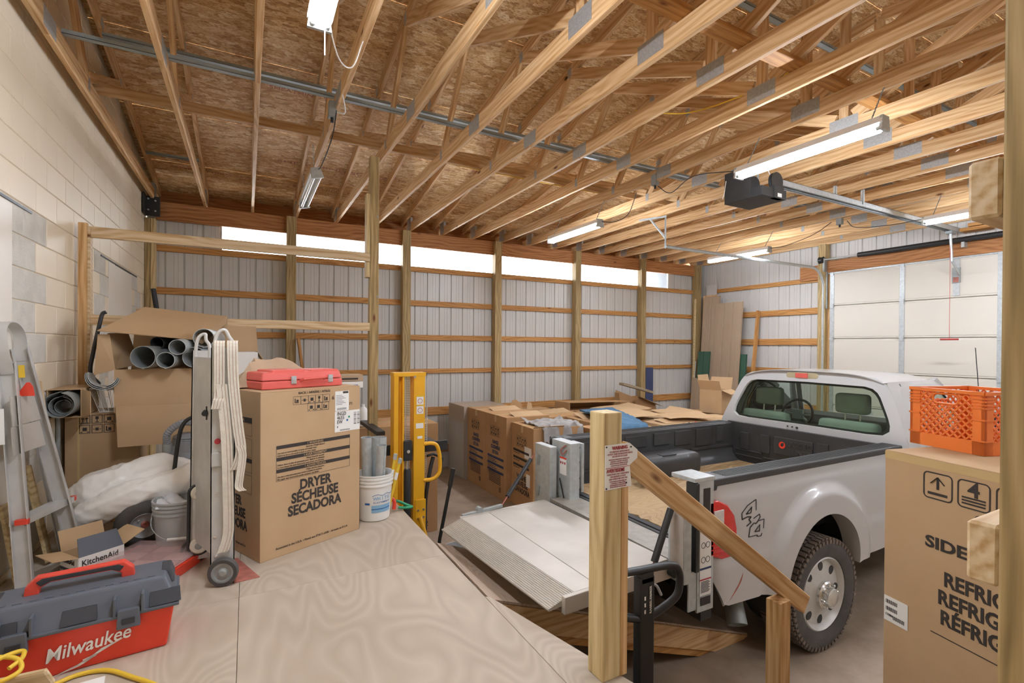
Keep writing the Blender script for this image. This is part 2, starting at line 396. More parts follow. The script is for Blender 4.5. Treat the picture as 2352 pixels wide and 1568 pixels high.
# --- ribbed metal panels
def ribbed(w, h, name, nrib=4):
    """sheet in local x (width) / z (height); ribs stand out to local +y, seen from -y"""
    P = []; p = w/nrib
    for i in range(nrib):
        b = i*p
        P += [(b, 0), (b+p*.36, 0), (b+p*.37, .004), (b+p*.40, .004), (b+p*.41, 0), (b+p*.58, 0), (b+p*.59, .004), (b+p*.62, .004), (b+p*.63, 0), (b+p*.86, 0), (b+p*.90, .02), (b+p*.97, .02)]
    P.append((w, 0))
    mb = MB(); n = len(P)
    mb.add([(x, y, 0) for x, y in P]+[(x, y, h) for x, y in P], [(i, i+1, n+i+1, n+i) for i in range(n-1)])
    return finish(mb.mesh(name), 'siding', fixn=False)
wb = thing('wall_back', 'back wall of ribbed white metal sheets on wooden posts and girts', 'wall', kind='structure')
PW = .9144; full = ribbed(PW, 4.25, 'sheet_full'); low = ribbed(PW, 3.6, 'sheet_low')
for i in range(13):
    x = -1.25+PW*i
    me = full if (i == 0 or i >= 11) else low
    ob('metal_sheet', me, None, wb, m=MX.Translation((x, 8.5, 0)))
PX = [.60, 2.43, 4.21, 6.08, 7.90]
pm = finish(MB().box(-.07, .07, 0, .14, 0, 4.23).mesh('post'), 'treated_z', bevel=.005, seg=1)
for x in PX: ob('post', pm, None, wb, m=MX.Translation((x, 8.33, 0)))
ob('post', MB().box(-.08, .08, 0, .15, 0, 4.23), 'treated_z', wb, bevel=.005, m=MX.Translation((9.69, 8.33, 0)))
ob('post', MB().box(-.03, .03, 0, .14, 0, 3.97), 'treated_z', wb, bevel=.004, m=MX.Translation((-1.215, 8.33, 0)))
ob('post', MB().box(-.025, .025, 0, .14, 0, 3.97), 'newpost', wb, bevel=.004, m=MX.Translation((-1.155, 8.33, 0)))
edges = [-1.13]+sum([[x-.07, x+.07] for x in PX], [])+[9.61]
for k in range(6):
    a, b = edges[2*k], edges[2*k+1]
    for (z0, z1) in ((3.545, 3.635), (2.94, 3.035), (2.33, 2.425), (1.735, 1.815), (.98, 1.12), (.3, .42)):
        plank('girt', (a, 8.48, (z0+z1)/2), (b, 8.48, (z0+z1)/2), .04, z1-z0, 'girt', wb)
    plank('header_board', (a, 8.435, 4.1025), (b, 8.435, 4.1025), .045, .255, 'header', wb)
br = ob('steel_bracket', MB().box(-1.24, -1.07, 8.29, 8.325, 3.99, 4.26).box(-1.24, -1.22, 8.1, 8.325, 3.99, 4.26), 'steel_dark', wb, bevel=.004)
for (x, z) in ((-1.12, 4.2), (-1.12, 4.06), (-1.2, 4.22), (-1.2, 4.07)): ob('bolt', MB().cyl((x, 8.292, z), (x, 8.28, z), .012, 10), 'galv', wb)
w1 = thing('window_1', 'long overexposed clerestory strip of translucent panels high in the back wall', 'window', kind='structure')
for k in range(6):
    a, b = max(edges[2*k]-.07, -.335), min(edges[2*k+1]+.07, 8.81)
    ob('pane', MB().box(a, b-.002, 8.505, 8.51, 3.6, 4.25), 'skylite', w1)
# eave closure outside the back wall
ev = thing('trim_1', 'dark roof overhang boards beyond the back wall', 'eave', kind='structure')
ob('soffit_and_leak_filler', MB().box(-1.35, 10.1, 8.53, 9.0, 4.2, 4.22).box(-1.42, -1.32, 8.4, 9.05, 3.9, 4.8), 'osb', ev); ob('fascia_board', MB().box(-1.42, 10.1, 9.0, 9.03, 4.15, 4.64), 'header', ev)  # soffit plus a corner filler box added against a light leak
# --- right wall with overhead door
wr = thing('wall_right', 'right wall of ribbed white metal sheets around the overhead garage door', 'wall', kind='structure')
rot = MX.Rotation(R(-90), 4, 'Z')
RX = 9.95
fullr = ribbed(PW, 4.6, 'sheet_gable'); topr = ribbed(PW, 1.9, 'sheet_over_door'); sht = ribbed(PW, 5.6, 'sheet_gable_high')
for i in range(13):
    y = 8.5-PW*i
    over = y <= 5.5 and y-PW > .9
    if i < 3: ob('metal_sheet', ribbed(PW, roofz(y)-.03, 'sheet_gable'), None, wr, m=MX.Translation((RX, y, 0)) @ rot)
    elif over or i == 3: ob('metal_sheet', ribbed(PW, roofz(y)-3.72, 'sheet_over_door'), None, wr, m=MX.Translation((RX, y, 3.7)) @ rot)
    else: ob('metal_sheet', ribbed(PW, roofz(max(y-PW, -3.4))-.03, 'sheet_gable'), None, wr, m=MX.Translation((RX, y, 0)) @ rot)
ob('metal_sheet', ribbed(.26, 3.7, 'sheet_jamb', 1), None, wr, m=MX.Translation((RX, 5.757, 0)) @ rot)
for (z0, z1, ya) in ((3.545, 3.635, 8.05), (2.92, 3.04, 8.25), (2.30, 2.43, 8.25), (1.68, 1.81, 8.25), (.95, 1.1, 8.25)):
    plank('girt', (9.925, 5.58, (z0+z1)/2), (9.925, ya, (z0+z1)/2), .04, z1-z0, 'girt', wr)
ob('girt_end_block', MB().box(9.86, 9.94, 8.02, 8.1, 3.4, 3.68), 'girt', wr, bevel=.003)
ob('jamb_post', MB().box(9.78, 9.93, 5.42, 5.56, 0, 4.25), 'treated_z', wr, bevel=.004)
plank('header_board', (9.83, .9, 3.80), (9.83, 5.42, 3.80), .045, .22, 'header', wr)
plank('header_board', (9.86, 5.56, 3.72), (9.86, 5.95, 3.72), .04, .28, 'header', wr)
ob('jamb_board', MB().box(9.86, 9.90, 5.36, 5.42, 0, 3.69), 'pine_z', wr, bevel=.003)
for (ya, yb, z) in ((3.35, 3.0, 4.06), (3.25, 2.7, 4.12)): plank('bearing_block', (9.7, ya, z), (9.7, yb, z), .2, .05, 'girt', wr)
d1 = thing('door_1', 'cream sectional overhead garage door with galvanised stiles', 'garage door', kind='structure')
zs = [3.68-.63*i for i in range(7)]; zs[-1] = .01
for a, b in zip(zs, zs[1:]):
    m_ = MB().box(9.86, 9.90, 1.0, 5.36, b+.006, a-.006)
    m_.box(9.852, 9.862, 1.0, 5.36, b+.035, a-.035)
    ob('door_section', m_, 'doorskin', d1, bevel=.004, seg=1)
    for yc, w in ((5.33, .075), (4.19, .075), (2.94, .075), (1.8, .075)):
        s_ = ob('stile', MB().box(9.842, 9.853, yc-w/2, yc+w/2, b+.01, a-.01), 'galv', d1, bevel=.002, seg=1)
        ob('hinge', MB().box(9.828, 9.846, yc-.03, yc+.03, a-.05, a+.035).cyl((9.835, yc-.04, a), (9.835, yc+.04, a), .008, 8), 'galv', s_)
ob('stile', MB().box(9.84, 9.853, 3.42, 3.50, 3.08, 3.66), 'galv', d1)
ob('door_arm_bracket', MB().box(9.82, 9.845, 3.41, 3.51, 3.28, 3.52), 'galv_dull', d1); ob('door_sticker', MB().box(9.816, 9.82, 3.425, 3.495, 3.29, 3.37), 'rustyred', d1)
ob('leak_blocking_skin', MB().box(9.901, 9.912, .95, 5.42, 0, 3.75), 'doorskin', d1)  # sheet added behind the sections to stop light leaking between them
ob('head_seal', MB().box(9.835, 9.86, 1.0, 5.42, 3.665, 3.695), 'galv', d1)
# roof beyond
ce = thing('ceiling', 'underside of oriented strand board roof sheathing above the trusses', 'ceiling', kind='structure')
sl = math.atan(.17)
def sheet(x0, x1, ya, yb):
    za, zb = roofz(ya), roofz(yb); t = .012
    return MB().add([(x0, ya, za), (x1, ya, za), (x1, yb, zb), (x0, yb, zb), (x0, ya, za+t), (x1, ya, za+t), (x1, yb, zb+t), (x0, yb, zb+t)],
                    [(0, 3, 2, 1), (4, 5, 6, 7), (0, 1, 5, 4), (1, 2, 6, 5), (2, 3, 7, 6), (3, 0, 4, 7)])
rows = [9.02, 8.05, 6.83, 5.61, 4.39, 3.17, 2.58]; rows += [2*2.58-y for y in rows[::-1]][1:]
for r_, (ya, yb) in enumerate(zip(rows, rows[1:])):
    xs = [-1.33]+[x for x in [(-.55 if r_ % 2 else .67)+2.44*i for i in range(5)]]+[10.05]
    for xa, xb in zip(xs, xs[1:]):
        ob('osb_sheet', sheet(xa+.002, xb-.002, ya-.002, yb+.002), 'osb', ce)
# printed grade stamps on the sheathing
for (x, y, w) in ((.2, 6.0, .9), (.35, 7.55, 1.6), (-.9, 8.2, 1.2), (.6, 8.22, 1.3), (2.4, 7.0, .5), (3.0, 6.9, .5), (2.3, 5.95, .7), (4.6, 4.2, .5), (1.75, 3.3, .4), (1.2, 7.6, .9)):
    z = roofz(y)
    txt(ce, 'SHEATHING SPAN 24/16'[:int(8+w*8)], .075, (x, y, z), (1, 0, 0), (0, -1, .17), 'rustyred', sx=w/.7, name='grade_stamp')
ob('gable_light_block', MB().prism([(-3.5, 3.72), (8.6, 3.72), (9.02, 4.6), (2.58, 5.68), (-3.5, 4.66)], .02, MX(((0, 0, 1, 10.0), (1, 0, 0, 0), (0, 1, 0, 0), (0, 0, 0, 1)))), 'mortar', wr)  # unseen sheet added outside the gable to block light leaks
for (ya, yb) in ((5.5, 8.6), (-3.5, 1.0)): ob('wall_light_block', MB().box(10.0, 10.02, ya, yb, 0, 3.75), 'mortar', wr)  # unseen sheets added behind the siding to keep stray light out
wf = ob('wall_front', MB().box(-1.3, 10.1, -3.5, -3.42, 0, 4.6), 'doorskin'); tag(wf, 'plain pale wall on the near side of the garage behind the deck', 'wall', kind='structure')
# --- trusses
TX = [.064+.61*k for k in range(-2, 17)]
S_, B_, T_ = .17, 4.235, .038
def tcz(y): return 4.573+S_*(8.41-y)                # top chord centre line (back half)
def mirror(y): return 2*2.58-y
def lum(p0, p1, h):                                   # planks in the truss plane, shared between trusses
    a, b = (0, p0[0], p0[1]-B_), (0, p1[0], p1[1]-B_)
    return finish(MB().box(0, (V(b)-V(a)).length, -T_/2, T_/2, -h/2, h/2).mesh('lumber'), 'pine', bevel=.003, seg=1), frame(a, b)
TP = []                                               # (name, mesh, matrix)
zc = B_+.07
for (a, b) in ((8.7, 4.252), (4.248, .912), (.908, -3.38)): TP.append(('bottom_chord',)+lum((a, zc), (b, zc), .14))
for s in (0, 1):
    g = (lambda y: mirror(y)) if s else (lambda y: y)
    def L(nm, ya, za, yb, zb, h): TP.append((nm,)+lum((g(ya), za), (g(yb), zb), h))
    L('top_chord', 8.95, tcz(8.95), 5.552, tcz(5.552), .115); L('top_chord', 5.548, tcz(5.548), 2.60, tcz(2.60), .115)
    L('web', 5.12, 4.36, 4.48, tcz(4.48)-.03, .085); L('web', 5.17, 4.40, 6.3, tcz(6.3)-.07, .085)
    L('web', 4.42, tcz(4.42)-.04, 2.66, 4.40, .11)
L_ = lum((2.58, 4.38), (2.58, tcz(2.58)-.02), .085); TP.append(('web',)+L_)
plates = []
def pl(y, z, w, h, tilt=0):
    for yy, tt in ((y, tilt), (mirror(y), -tilt)):
        plates.append((yy, z, w, h, tt))
        if abs(y-2.58) < .01: break
pl(4.25, zc+.005, .23, .125); pl(2.58, zc+.03, .25, .13); pl(5.15, zc+.03, .055, .10); pl(5.55, tcz(5.55), .1, .085, 1); pl(4.44, tcz(4.44)-.02, .07, .1, 1); pl(6.28, tcz(6.28)-.05, .06, .06, 1); pl(8.42, 4.36, .2, .2)
for (y, z, w, h, tt) in plates:
    me = finish(MB().box(-w/2, w/2, -T_/2-.0015, T_/2+.0015, -h/2, h/2).mesh('plate'), 'plate')
    TP.append(('gang_nail_plate', me, frame((0, y, z-B_), (0, y+1, z-B_-tt*S_))))
for n, x in enumerate(TX):
    lab = 'roof truss tight against the cream block wall' if n == 0 else ('roof truss nearest the metal wall over the garage door' if n == 18 else '%s roof truss counted from the block wall' % ORD(n+1))
    t = thing('roof_truss', lab, 'truss', (x, 0, B_), group='roof trusses two feet apart')
    for nm, me, m_ in TP: ob(nm, me, None, t, m=m_)
o = plank('lateral_brace', (-1.2, 5.42, 4.42), (9.86, 5.42, 4.42), .038, .089, 'pine'); tag(o, 'long board laid across the trusses nearer the back wall', 'board')
o = plank('lateral_brace', (-1.2, 2.28, 4.395), (9.86, 2.28, 4.395), .13, .038, 'girt'); tag(o, 'wide board laid flat across the trusses near the ridge', 'board')
def channel(y, z, x0, x1, lab, w=.05):
    o = ob('steel_channel', MB().box(x0, x1, y-w/2, y+w/2, z, z+.003).box(x0, x1, y-w/2, y-w/2+.003, z, z+.03).box(x0, x1, y+w/2-.003, y+w/2, z, z+.03), 'channel')
    tag(o, lab, 'channel')
channel(4.5, 4.378, -1.14, 9.8, 'grey steel channel lying across the bottom chords of all trusses')
channel(5.58, 4.955, -1.14, 9.8, 'grey steel channel running under the top chords of all trusses', .06)
channel(7.55, 4.60, -1.12, -.56, 'short grey steel channel between the first two trusses by the block wall')
channel(2.95, 5.36, 3.0, 9.8, 'grey steel channel high near the roof ridge', .06)
# --- deck
dk = thing('loading_deck', 'raised plywood loading deck in the foreground', 'deck', (0, 0, 0))
def sheetpoly(pts): ob('plywood_sheet', MB().prism(pts, .018, MX.Translation((0, 0, DK-.018))), 'deckply', dk, bevel=.0015, seg=1)
xs = [-1.245, -.035, 1.175]; ys = [-3.4, -1.79, .65, 3.09, 5.53, 7.2]
for xa, xb in zip(xs, xs[1:]):
    for ya, yb in zip(ys, ys[1:]):
        if xb > 1 and yb > 5: yb = 5.1
        if ya >= 5.1 and xb > 1: continue
        sheetpoly([(xa+.001, ya+.001), (xb-.001, ya+.001), (xb-.001, yb-.001), (xa+.001, yb-.001)])
sheetpoly([(1.176, .652), (1.28, .652), (1.435, 1.5), (1.36, 1.8), (1.2, 2.45), (1.176, 2.47)])
sheetpoly([(1.176, -3.39), (1.28, -3.39), (1.28, .648), (1.176, .648)])
for yy in (-3.3, -2.2, -1.1, 0, 1.1, 2.2, 3.3, 4.3):
    plank('joist', (-1.24, yy, DK-.11), (1.16, yy, DK-.11), .038, .18, 'treated', dk)
plank('rim_board', (1.155, 2.5, DK-.11), (1.155, 5.08, DK-.11), .038, .18, 'treated', dk); plank('rim_board', (1.155, -3.3, DK-.11), (1.155, 2.46, DK-.11), .038, .18, 'treated', dk)
for yy in (-2.2, 0, 1.4, 2.9, 4.25): ob('support_post', MB().box(1.05, 1.14, yy-.045, yy+.045, 0, DK-.2), 'treated_z', dk, bevel=.004); ob('support_post', MB().box(-1.2, -1.11, yy-.045, yy+.045, 0, DK-.2), 'treated_z', dk, bevel=.004)
# ================================================================ ceiling lamps and door opener
def fixture(name, x, y, z, lit, lab, L=1.24, cord=None, tilt=0):
    t = thing(name, lab, 'light', (x, y, z), 0, group='fluorescent shop lights hung from the trusses')
    t.rotation_euler = (0, tilt, 0)
    w = .06
    prof = [(-w, 0), (-w, -.006), (-w*.5, .022), (w*.5, .022), (w, -.006), (w, 0), (w*.62, .05), (-w*.62, .05)]
    hs = MB(); n = len(prof)
    hs.add([(px, -L/2, pz) for px, pz in prof]+[(px, L/2, pz) for px, pz in prof], [(i, (i+1) % n, n+(i+1) % n, n+i) for i in range(n)])
    ob('reflector', hs, 'fixture', t)
    for s in (-1, 1):
        ob('end_cap', MB().prism([(-w, -.056), (w, -.056), (w*.75, .05), (-w*.75, .05)], .02, MX(((1, 0, 0, 0), (0, 0, 1, s*L/2-(.02 if s > 0 else 0)), (0, 1, 0, 0), (0, 0, 0, 1)))), 'galv', t)
        tb = ob('tube', MB().cyl((s*.032, -L/2+.03, -.036), (s*.032, L/2-.03, -.036), .0165, 14), 'tube_lit' if lit else 'tube_off', t, smooth=40)
        for e in (-1, 1): ob('tube_pin_cap', MB().cyl((s*.032, e*(L/2-.045), -.036), (s*.032, e*(L/2-.018), -.036), .0172, 12), 'galv', tb)
        tx = min(TX, key=lambda q: abs(q-x)); p0 = V((0, s*L*.42, .05)); p1 = V((tx-x-.019 if tx > x else tx-x+.019, s*L*.42, 4.25-z)); n_ = max(2, int((p1-p0).length/.02)); ch = MB()
        for k in range(n_): ch.beam(p0.lerp(p1, k/n_), p0.lerp(p1, (k+.8)/n_), .004 if k % 2 else .011, .011 if k % 2 else .004)
        ob('chain', ch, 'galv_dull', t)
    return t
FX = {}
FX['big'] = fixture('shop_light', 4.13, 2.49, 3.90, True, 'lit fluorescent shop light hanging just above the garage door opener')
FX['mid'] = fixture('shop_light', 4.17, 5.85, 3.90, True, 'lit fluorescent shop light near the middle of the clerestory windows')
FX['far'] = fixture('shop_light', 7.75, 5.82, 3.90, True, 'lit fluorescent shop light in the far corner behind the horizontal door track')
FX['right'] = fixture('shop_light', 7.75, 2.45, 3.90, True, 'lit fluorescent shop light at right beside the opener rail over the garage door')
FX['off'] = fixture('shop_light', .60, 5.85, 3.95, False, 'switched off fluorescent shop light hanging on a black cord left of the wooden post', tilt=R(-14))
FX['top'] = fixture('shop_light', .32, 2.08, 3.90, True, 'lit fluorescent shop light at the top edge nearest the viewer')
for x, lab in ((4.13, 'unseen fill shop light added over the truck side behind the viewer'), (7.75, 'unseen fill shop light added over the near right bay behind the viewer')):
    fixture('shop_light', x, -1.0, 3.90, True, lab)  # unseen fixtures added behind the viewer to even out the light
def cable(name, pts, r, mat, lab, cat='cable', n=6, par=None):
    o = ob(name, MB().tube(bez(pts, 6), r, n), mat, smooth=60)
    if par:
        bpy.context.view_layer.update(); o.parent = par; o.matrix_parent_inverse = par.matrix_world.inverted(); o['label'] = lab
    else: tag(o, lab, cat)
    return o
cable('pull_chain', [(.345, 2.68, 3.88), (.345, 2.685, 3.72)], .003, 'bucketwhite', 'white pull string hanging from the nearest shop light', 'string', par=FX['top'])
cable('power_cord', [(.36, 2.68, 3.9), (.45, 2.9, 3.84), (.55, 3.05, 3.9), (.62, 3.1, 4.1)], .004, 'bucketwhite', 'thin white cord from the nearest shop light to the truss', par=FX['top'])
cable('power_cord', [(.66, 4.38, 4.22), (.63, 4.42, 4.0), (.62, 5.0, 3.95), (.62, 5.3, 4.0)], .005, 'blackplastic', 'black cord down to the switched off shop light', par=FX['off'])
cable('power_cord', [(.66, 4.1, 4.25), (.70, 4.2, 4.14), (.66, 4.36, 4.2)], .005, 'bucketwhite', 'white cable looped beside the left junction box')
cable('power_cord', [(4.19, 5.24, 3.92), (4.3, 5.1, 3.9), (4.45, 5.0, 4.0), (4.36, 4.75, 4.2)], .005, 'blackplastic', 'black cord rising from the middle shop light', par=FX['mid'])
cable('power_cord', [(7.76, 5.2, 3.92), (7.85, 5.0, 3.93), (7.95, 4.6, 4.05), (8.0, 4.35, 4.2)], .005, 'blackplastic', 'black cord rising from the far corner shop light', par=FX['far'])
cable('power_cord', [(7.72, 3.08, 3.92), (7.6, 3.4, 3.9), (7.8, 3.9, 4.0), (8.05, 4.15, 4.18)], .005, 'blackplastic', 'black cord from the right shop light to its outlet box', par=FX['right'])
cable('electrical_cable', [(4.35, 4.5, 4.38), (4.32, 4.45, 4.34), (4.33, 4.42, 4.30)], .006, 'cordyellow', 'yellow cable entering the outlet box on the truss')
cable('electrical_cable', [(3.72, 2.3, 4.39), (3.72, 2.7, 4.385), (3.55, 3.2, 4.385), (3.1, 3.4, 4.385)], .006, 'cordyellow', 'yellow cable stapled along the trusses near the ridge')
cable('electrical_cable', [(1.9, 5.47, 4.39), (3, 5.475, 4.385), (4.4, 5.48, 4.385)], .006, 'cordyellow', 'yellow cable running beside the long board across the trusses')
for (x, y, z, lab) in ((4.335, 4.40, 4.27, 'grey outlet box on the truss left of the door opener'), (8.02, 4.24, 4.22, 'grey outlet box on the truss beyond the opener rail'), (.63, 4.42, 4.25, 'grey outlet box on the truss above the switched off shop light')):
    t = thing('outlet_box', lab, 'outlet box', (x, y, z), 0, 'outlet boxes on the trusses')
    ob('box', MB().box(-.03, .03, -.04, .04, -.08, .05), 'galv_dull', t, bevel=.004); ob('plug', MB().cyl((0, 0, -.08), (0, 0, -.12), .014, 10), 'blackplastic', t)
# opener
opn = t = thing('garage_door_opener', 'black garage door opener motor hung under the trusses', 'opener', (4.95, 3.45, 3.84))
ob('chassis', MB().box(-.22, .2, -.18, .27, 0, .10), 'blackplastic', t, bevel=.006)
ob('back_plate', MB().box(-.23, -.215, -.05, .27, .0, .34), 'blackplastic', t, bevel=.003)
ob('motor', MB().cyl((-.05, .02, .19), (-.05, .26, .19), .085, 20), 'blackplastic', t, smooth=40)
for yy in (.05, .2): ob('motor_band', MB().lathe([(.0865, 0), (.0865, .012)], 20, MX.Translation((-.05, yy, .19)) @ MX.Rotation(R(90), 4, 'X')), 'galv_dull', t)
ob('pulley', MB().lathe([(.05, 0), (.10, .0), (.10, .01), (.085, .02), (.10, .03), (.10, .04), (.03, .04)], 24, MX.Translation((.1, -.1, .2)) @ MX.Rotation(R(90), 4, 'X')), 'steel_dark', t, smooth=40)
ob('control_box', MB().box(-.02, .14, -.19, -.12, 0, .13), 'blackplastic', t, bevel=.005); ob('sticker', MB().box(.03, .1, -.1915, -.19, .01, .05), 'labelwhite', t)
ob('mounting_angle', MB().box(-.2, .16, .18, .21, .37, .375).box(-.2, .16, .18, .183, .34, .375), 'galv_dull', t); ob('hanger', MB().box(-.1, -.07, .1, .103, .28, .42).box(.1, .13, .1, .103, .1, .42), 'galv_dull', t)
RO = MX.Translation(V((5.1, 3.39, 4.03))-V(opn.location)); r = opn
ob('rail_channel', MB().box(0, 4.6, -.035, -.03, 0, .07).box(0, 4.6, .03, .035, 0, .07).box(0, 4.6, -.035, .035, .066, .07).box(0, 4.6, -.055, -.03, 0, .004).box(0, 4.6, .03, .055, 0, .004), 'galv', r, m=RO)
ob('chain', MB().box(.1, 4.5, -.006, .006, .02, .03), 'galv_dull', r, m=RO)
for xx, yy in ((1.75, -.045), (1.3, .045)): ob('hanger_strap', MB().box(xx, xx+.035, yy, yy+.003, .03, .22).box(xx, xx+.003, yy, yy+.03, .03, .22), 'galv', r, m=RO)
ob('trolley', MB().box(4.25, 4.4, -.04, .04, -.04, .0), 'galv_dull', r, m=RO)
ob('door_arm', MB().tube([(4.32, 0, -.03), (4.35, -.01, -.45), (4.5, -.01, -.55), (4.7, .03, -.62)], .018, 8), 'galv', r, smooth=40, m=RO)
cable('power_cord', [(4.36, 4.38, 4.18), (4.5, 4.3, 4.1), (4.55, 4.0, 4.22), (4.8, 3.6, 4.2)], .005, 'blackplastic', 'black power cord', par=opn)
cable('release_cord', [(9.42, 3.39, 3.98), (9.42, 3.39, 2.4)], .003, 'strapred', 'thin red release cord', 'cord', par=opn)
ob('release_handle', MB().cyl((9.42, 3.28, 2.385), (9.42, 3.5, 2.385), .014, 10), 'strapred', opn, smooth=40, label='red pull handle', m=MX.Translation(-V(opn.location)))
cable('opener_pull_string', [(4.72, 3.7, 4.1), (4.72, 3.72, 3.98), (4.70, 3.73, 3.9)], .005, 'webbing', 'frayed white string', 'string', par=opn)
cable('opener_wire', [(5.0, 3.42, 4.25), (5.05, 3.38, 4.1), (5.0, 3.3, 3.96)], .005, 'bucketwhite', 'white control cable', par=opn)
# door track
t = d1
def cprof(path, name, par):
    mb = MB(); mb.tube(path, .026, 6); return ob(name, mb, 'galv', par, smooth=30)
arc = [(9.79-.38+.38*math.cos(R(a)), 5.46, 3.39+.38*math.sin(R(a))) for a in range(0, 91, 10)]
cprof([(9.79, 5.46, .05)]+arc+[(5.6, 5.46, 3.77)], 'curved_rail', t)
def angle(p0, p1, w=.03): return MB().beam(p0, p1, w, .003).beam(V(p0)+V((0, 0, 0)), V(p1), .003, w)
ob('hanger_angle', angle((5.6, 5.46, 3.74), (5.6, 5.46, 4.235)), 'galv', t)
ob('hanger_angle', angle((5.6, 5.44, 4.225), (5.42, 5.84, 4.225)), 'galv', t); ob('hanger_angle', angle((5.6, 5.46, 3.9), (5.5, 5.68, 4.22)), 'galv', t)
ob('flag_bracket', MB().box(9.80, 9.83, 5.4, 5.46, 3.0, 3.75), 'galv_dull', t)
for z in (.6, 1.3, 2.0, 2.5): ob('jamb_bracket', MB().box(9.79, 9.84, 5.43, 5.48, z, z+.05), 'galv_dull', t)
TS = MX.Translation((9.72, 0, 3.93))
ob('shaft', MB().cyl((0, 1.0, 0), (0, 5.55, 0), .013, 10), 'galv', d1, smooth=40, m=TS)
sp = MB(); y = 1.3; sp.lathe([(.045 if i % 2 else .041, i*.0125) for i in range(0, 281)], 14, MX.Translation((0, 4.82, 0)) @ MX.Rotation(R(90), 4, 'X')); ob('spring_coil', sp, 'steel_dark', d1, smooth=60, m=TS)
ob('cable_drum', MB().lathe([(.03, 0), (.065, 0), (.06, .02), (.055, .06), (.065, .075), (.03, .08)], 20, MX.Translation((0, 5.5, 0)) @ MX.Rotation(R(90), 4, 'X')), 'steel_dark', d1, smooth=40, m=TS)
ob('center_bracket', MB().box(-.02, .11, 3.32, 3.36, -.12, .04), 'galv', d1, m=TS); ob('end_bracket', MB().box(-.01, .12, 5.4, 5.43, -.22, .03), 'galv_dull', d1, m=TS)
# ================================================================ left side of the deck
from mathutils import noise as NZ
def rib(path, wv, w, t=.003):
    """flat ribbon along a path; wv = direction of its width"""
    P = [V(p) for p in path]; wv = V(wv).normalized()*w/2; mb = MB()
    return mb.add([p-wv for p in P]+[p+wv for p in P], [(i, i+1, len(P)+i+1, len(P)+i) for i in range(len(P)-1)])
def carton(name, lab, size, loc, rz=0, mat='card', flaps=True, tape=True, group=None, cat='box', open_=()):
    """closed corrugated carton: body plus top flaps and tape; local origin at the middle of its base"""
    sx, sy, sz = size; t = thing(name, lab, cat, loc, rz, group)
    ob('body', MB().box(-sx/2, sx/2, -sy/2, sy/2, 0, sz-.006), mat, t, bevel=.004, seg=2)
    if flaps:
        for s in (-1, 1): ob('top_flap', MB().box(-sx/2+.001, sx/2-.001, min(s*.004, s*(sy/2-.001)), max(s*.004, s*(sy/2-.001)), sz-.006, sz), mat, t, bevel=.0015, seg=1)
    if tape: ob('tape', MB().box(-sx/2+.004, sx/2-.004, -.03, .03, sz, sz+.0008).box(-sx/2-.0008, -sx/2, -.03, .03, sz-.1, sz).box(sx/2, sx/2+.0008, -.03, .03, sz-.1, sz), 'tape', t)
    return t
def opencarton(name, lab, size, loc, rz=0, mat='card', wall=.006, flaps=(), group=None, cat='box'):
    """open carton; flaps: (side, angle, length) with side in x-,x+,y-,y+ and angle from level outward"""
    sx, sy, sz = size; t = thing(name, lab, cat, loc, rz, group); w = wall
    ob('body', MB().box(-sx/2, sx/2, -sy/2, sy/2, 0, w).box(-sx/2, sx/2, -sy/2, -sy/2+w, w, sz).box(-sx/2, sx/2, sy/2-w, sy/2, w, sz).box(-sx/2, -sx/2+w, -sy/2+w, sy/2-w, w, sz).box(sx/2-w, sx/2, -sy/2+w, sy/2-w, w, sz), mat, t, bevel=.0015, seg=1)
    for sd, ang, ln in flaps:
        a = R(ang); c, s = math.cos(a), math.sin(a)
        d = {'x-': (-1, 0), 'x+': (1, 0), 'y-': (0, -1), 'y+': (0, 1)}[sd]; out = V((d[0], d[1], 0)); al = V((-d[1], d[0], 0))
        hw = (sy if d[0] else sx)/2-.002; base = out*((sx if d[0] else sy)/2)+V((0, 0, sz)); tip = (out*c+V((0, 0, s)))*ln; nn = tip.cross(al).normalized()*w*.5
        q = [base-al*hw, base+al*hw, base+al*hw+tip, base-al*hw+tip]
        ob('flap', MB().add([p-nn for p in q]+[p+nn for p in q], [(0, 3, 2, 1), (4, 5, 6, 7), (0, 1, 5, 4), (1, 2, 6, 5), (2, 3, 7, 6), (3, 0, 4, 7)]), mat, t)
    return t
Xf, Zf, Yf = (1, 0, 0), (0, 0, 1), (0, 1, 0)
def pictos(par, org, xd, yd, n, s, mat='ink', gap=1.12, kinds=None, thin=.06):
    """row of square handling pictograms"""
    xd, yd = V(xd).normalized(), V(yd).normalized(); org = V(org)
    for i in range(n):
        o = org+xd*(i*s*gap); w = s*thin
        for (a, b, c, d) in ((0, 0, s, w), (0, s-w, s, w), (0, 0, w, s), (s-w, 0, w, s)): patch(par, 'pictogram_frame', o+xd*a+yd*b, xd, yd, c, d, mat, t=.0006)
        k = (kinds[i] if kinds else 'g')
        P = {'u': [(.28, .2, .08, .5), (.18, .55, .28, .1), (.64, .2, .08, .5), (.54, .55, .28, .1), (.15, .1, .7, .06)], 'g': [(.35, .5, .3, .32), (.46, .2, .08, .35), (.32, .14, .36, .07)],
             'x': [(.3, .3, .4, .4), (.12, .12, .18, .1), (.7, .12, .18, .1)], 'c': [(.35, .3, .3, .34), (.12, .44, .18, .06), (.7, .44, .18, .06)], 'f': [(.2, .2, .12, .55), (.32, .2, .4, .1), (.42, .32, .28, .28)],
             '1': [(.25, .18, .5, .12), (.3, .32, .1, .4), (.45, .36, .3, .3)]}[k]
        for (a, b, c, d) in P: patch(par, 'pictogram', o+xd*(a*s)+yd*(b*s), xd, yd, c*s, d*s, mat, t=.0006)
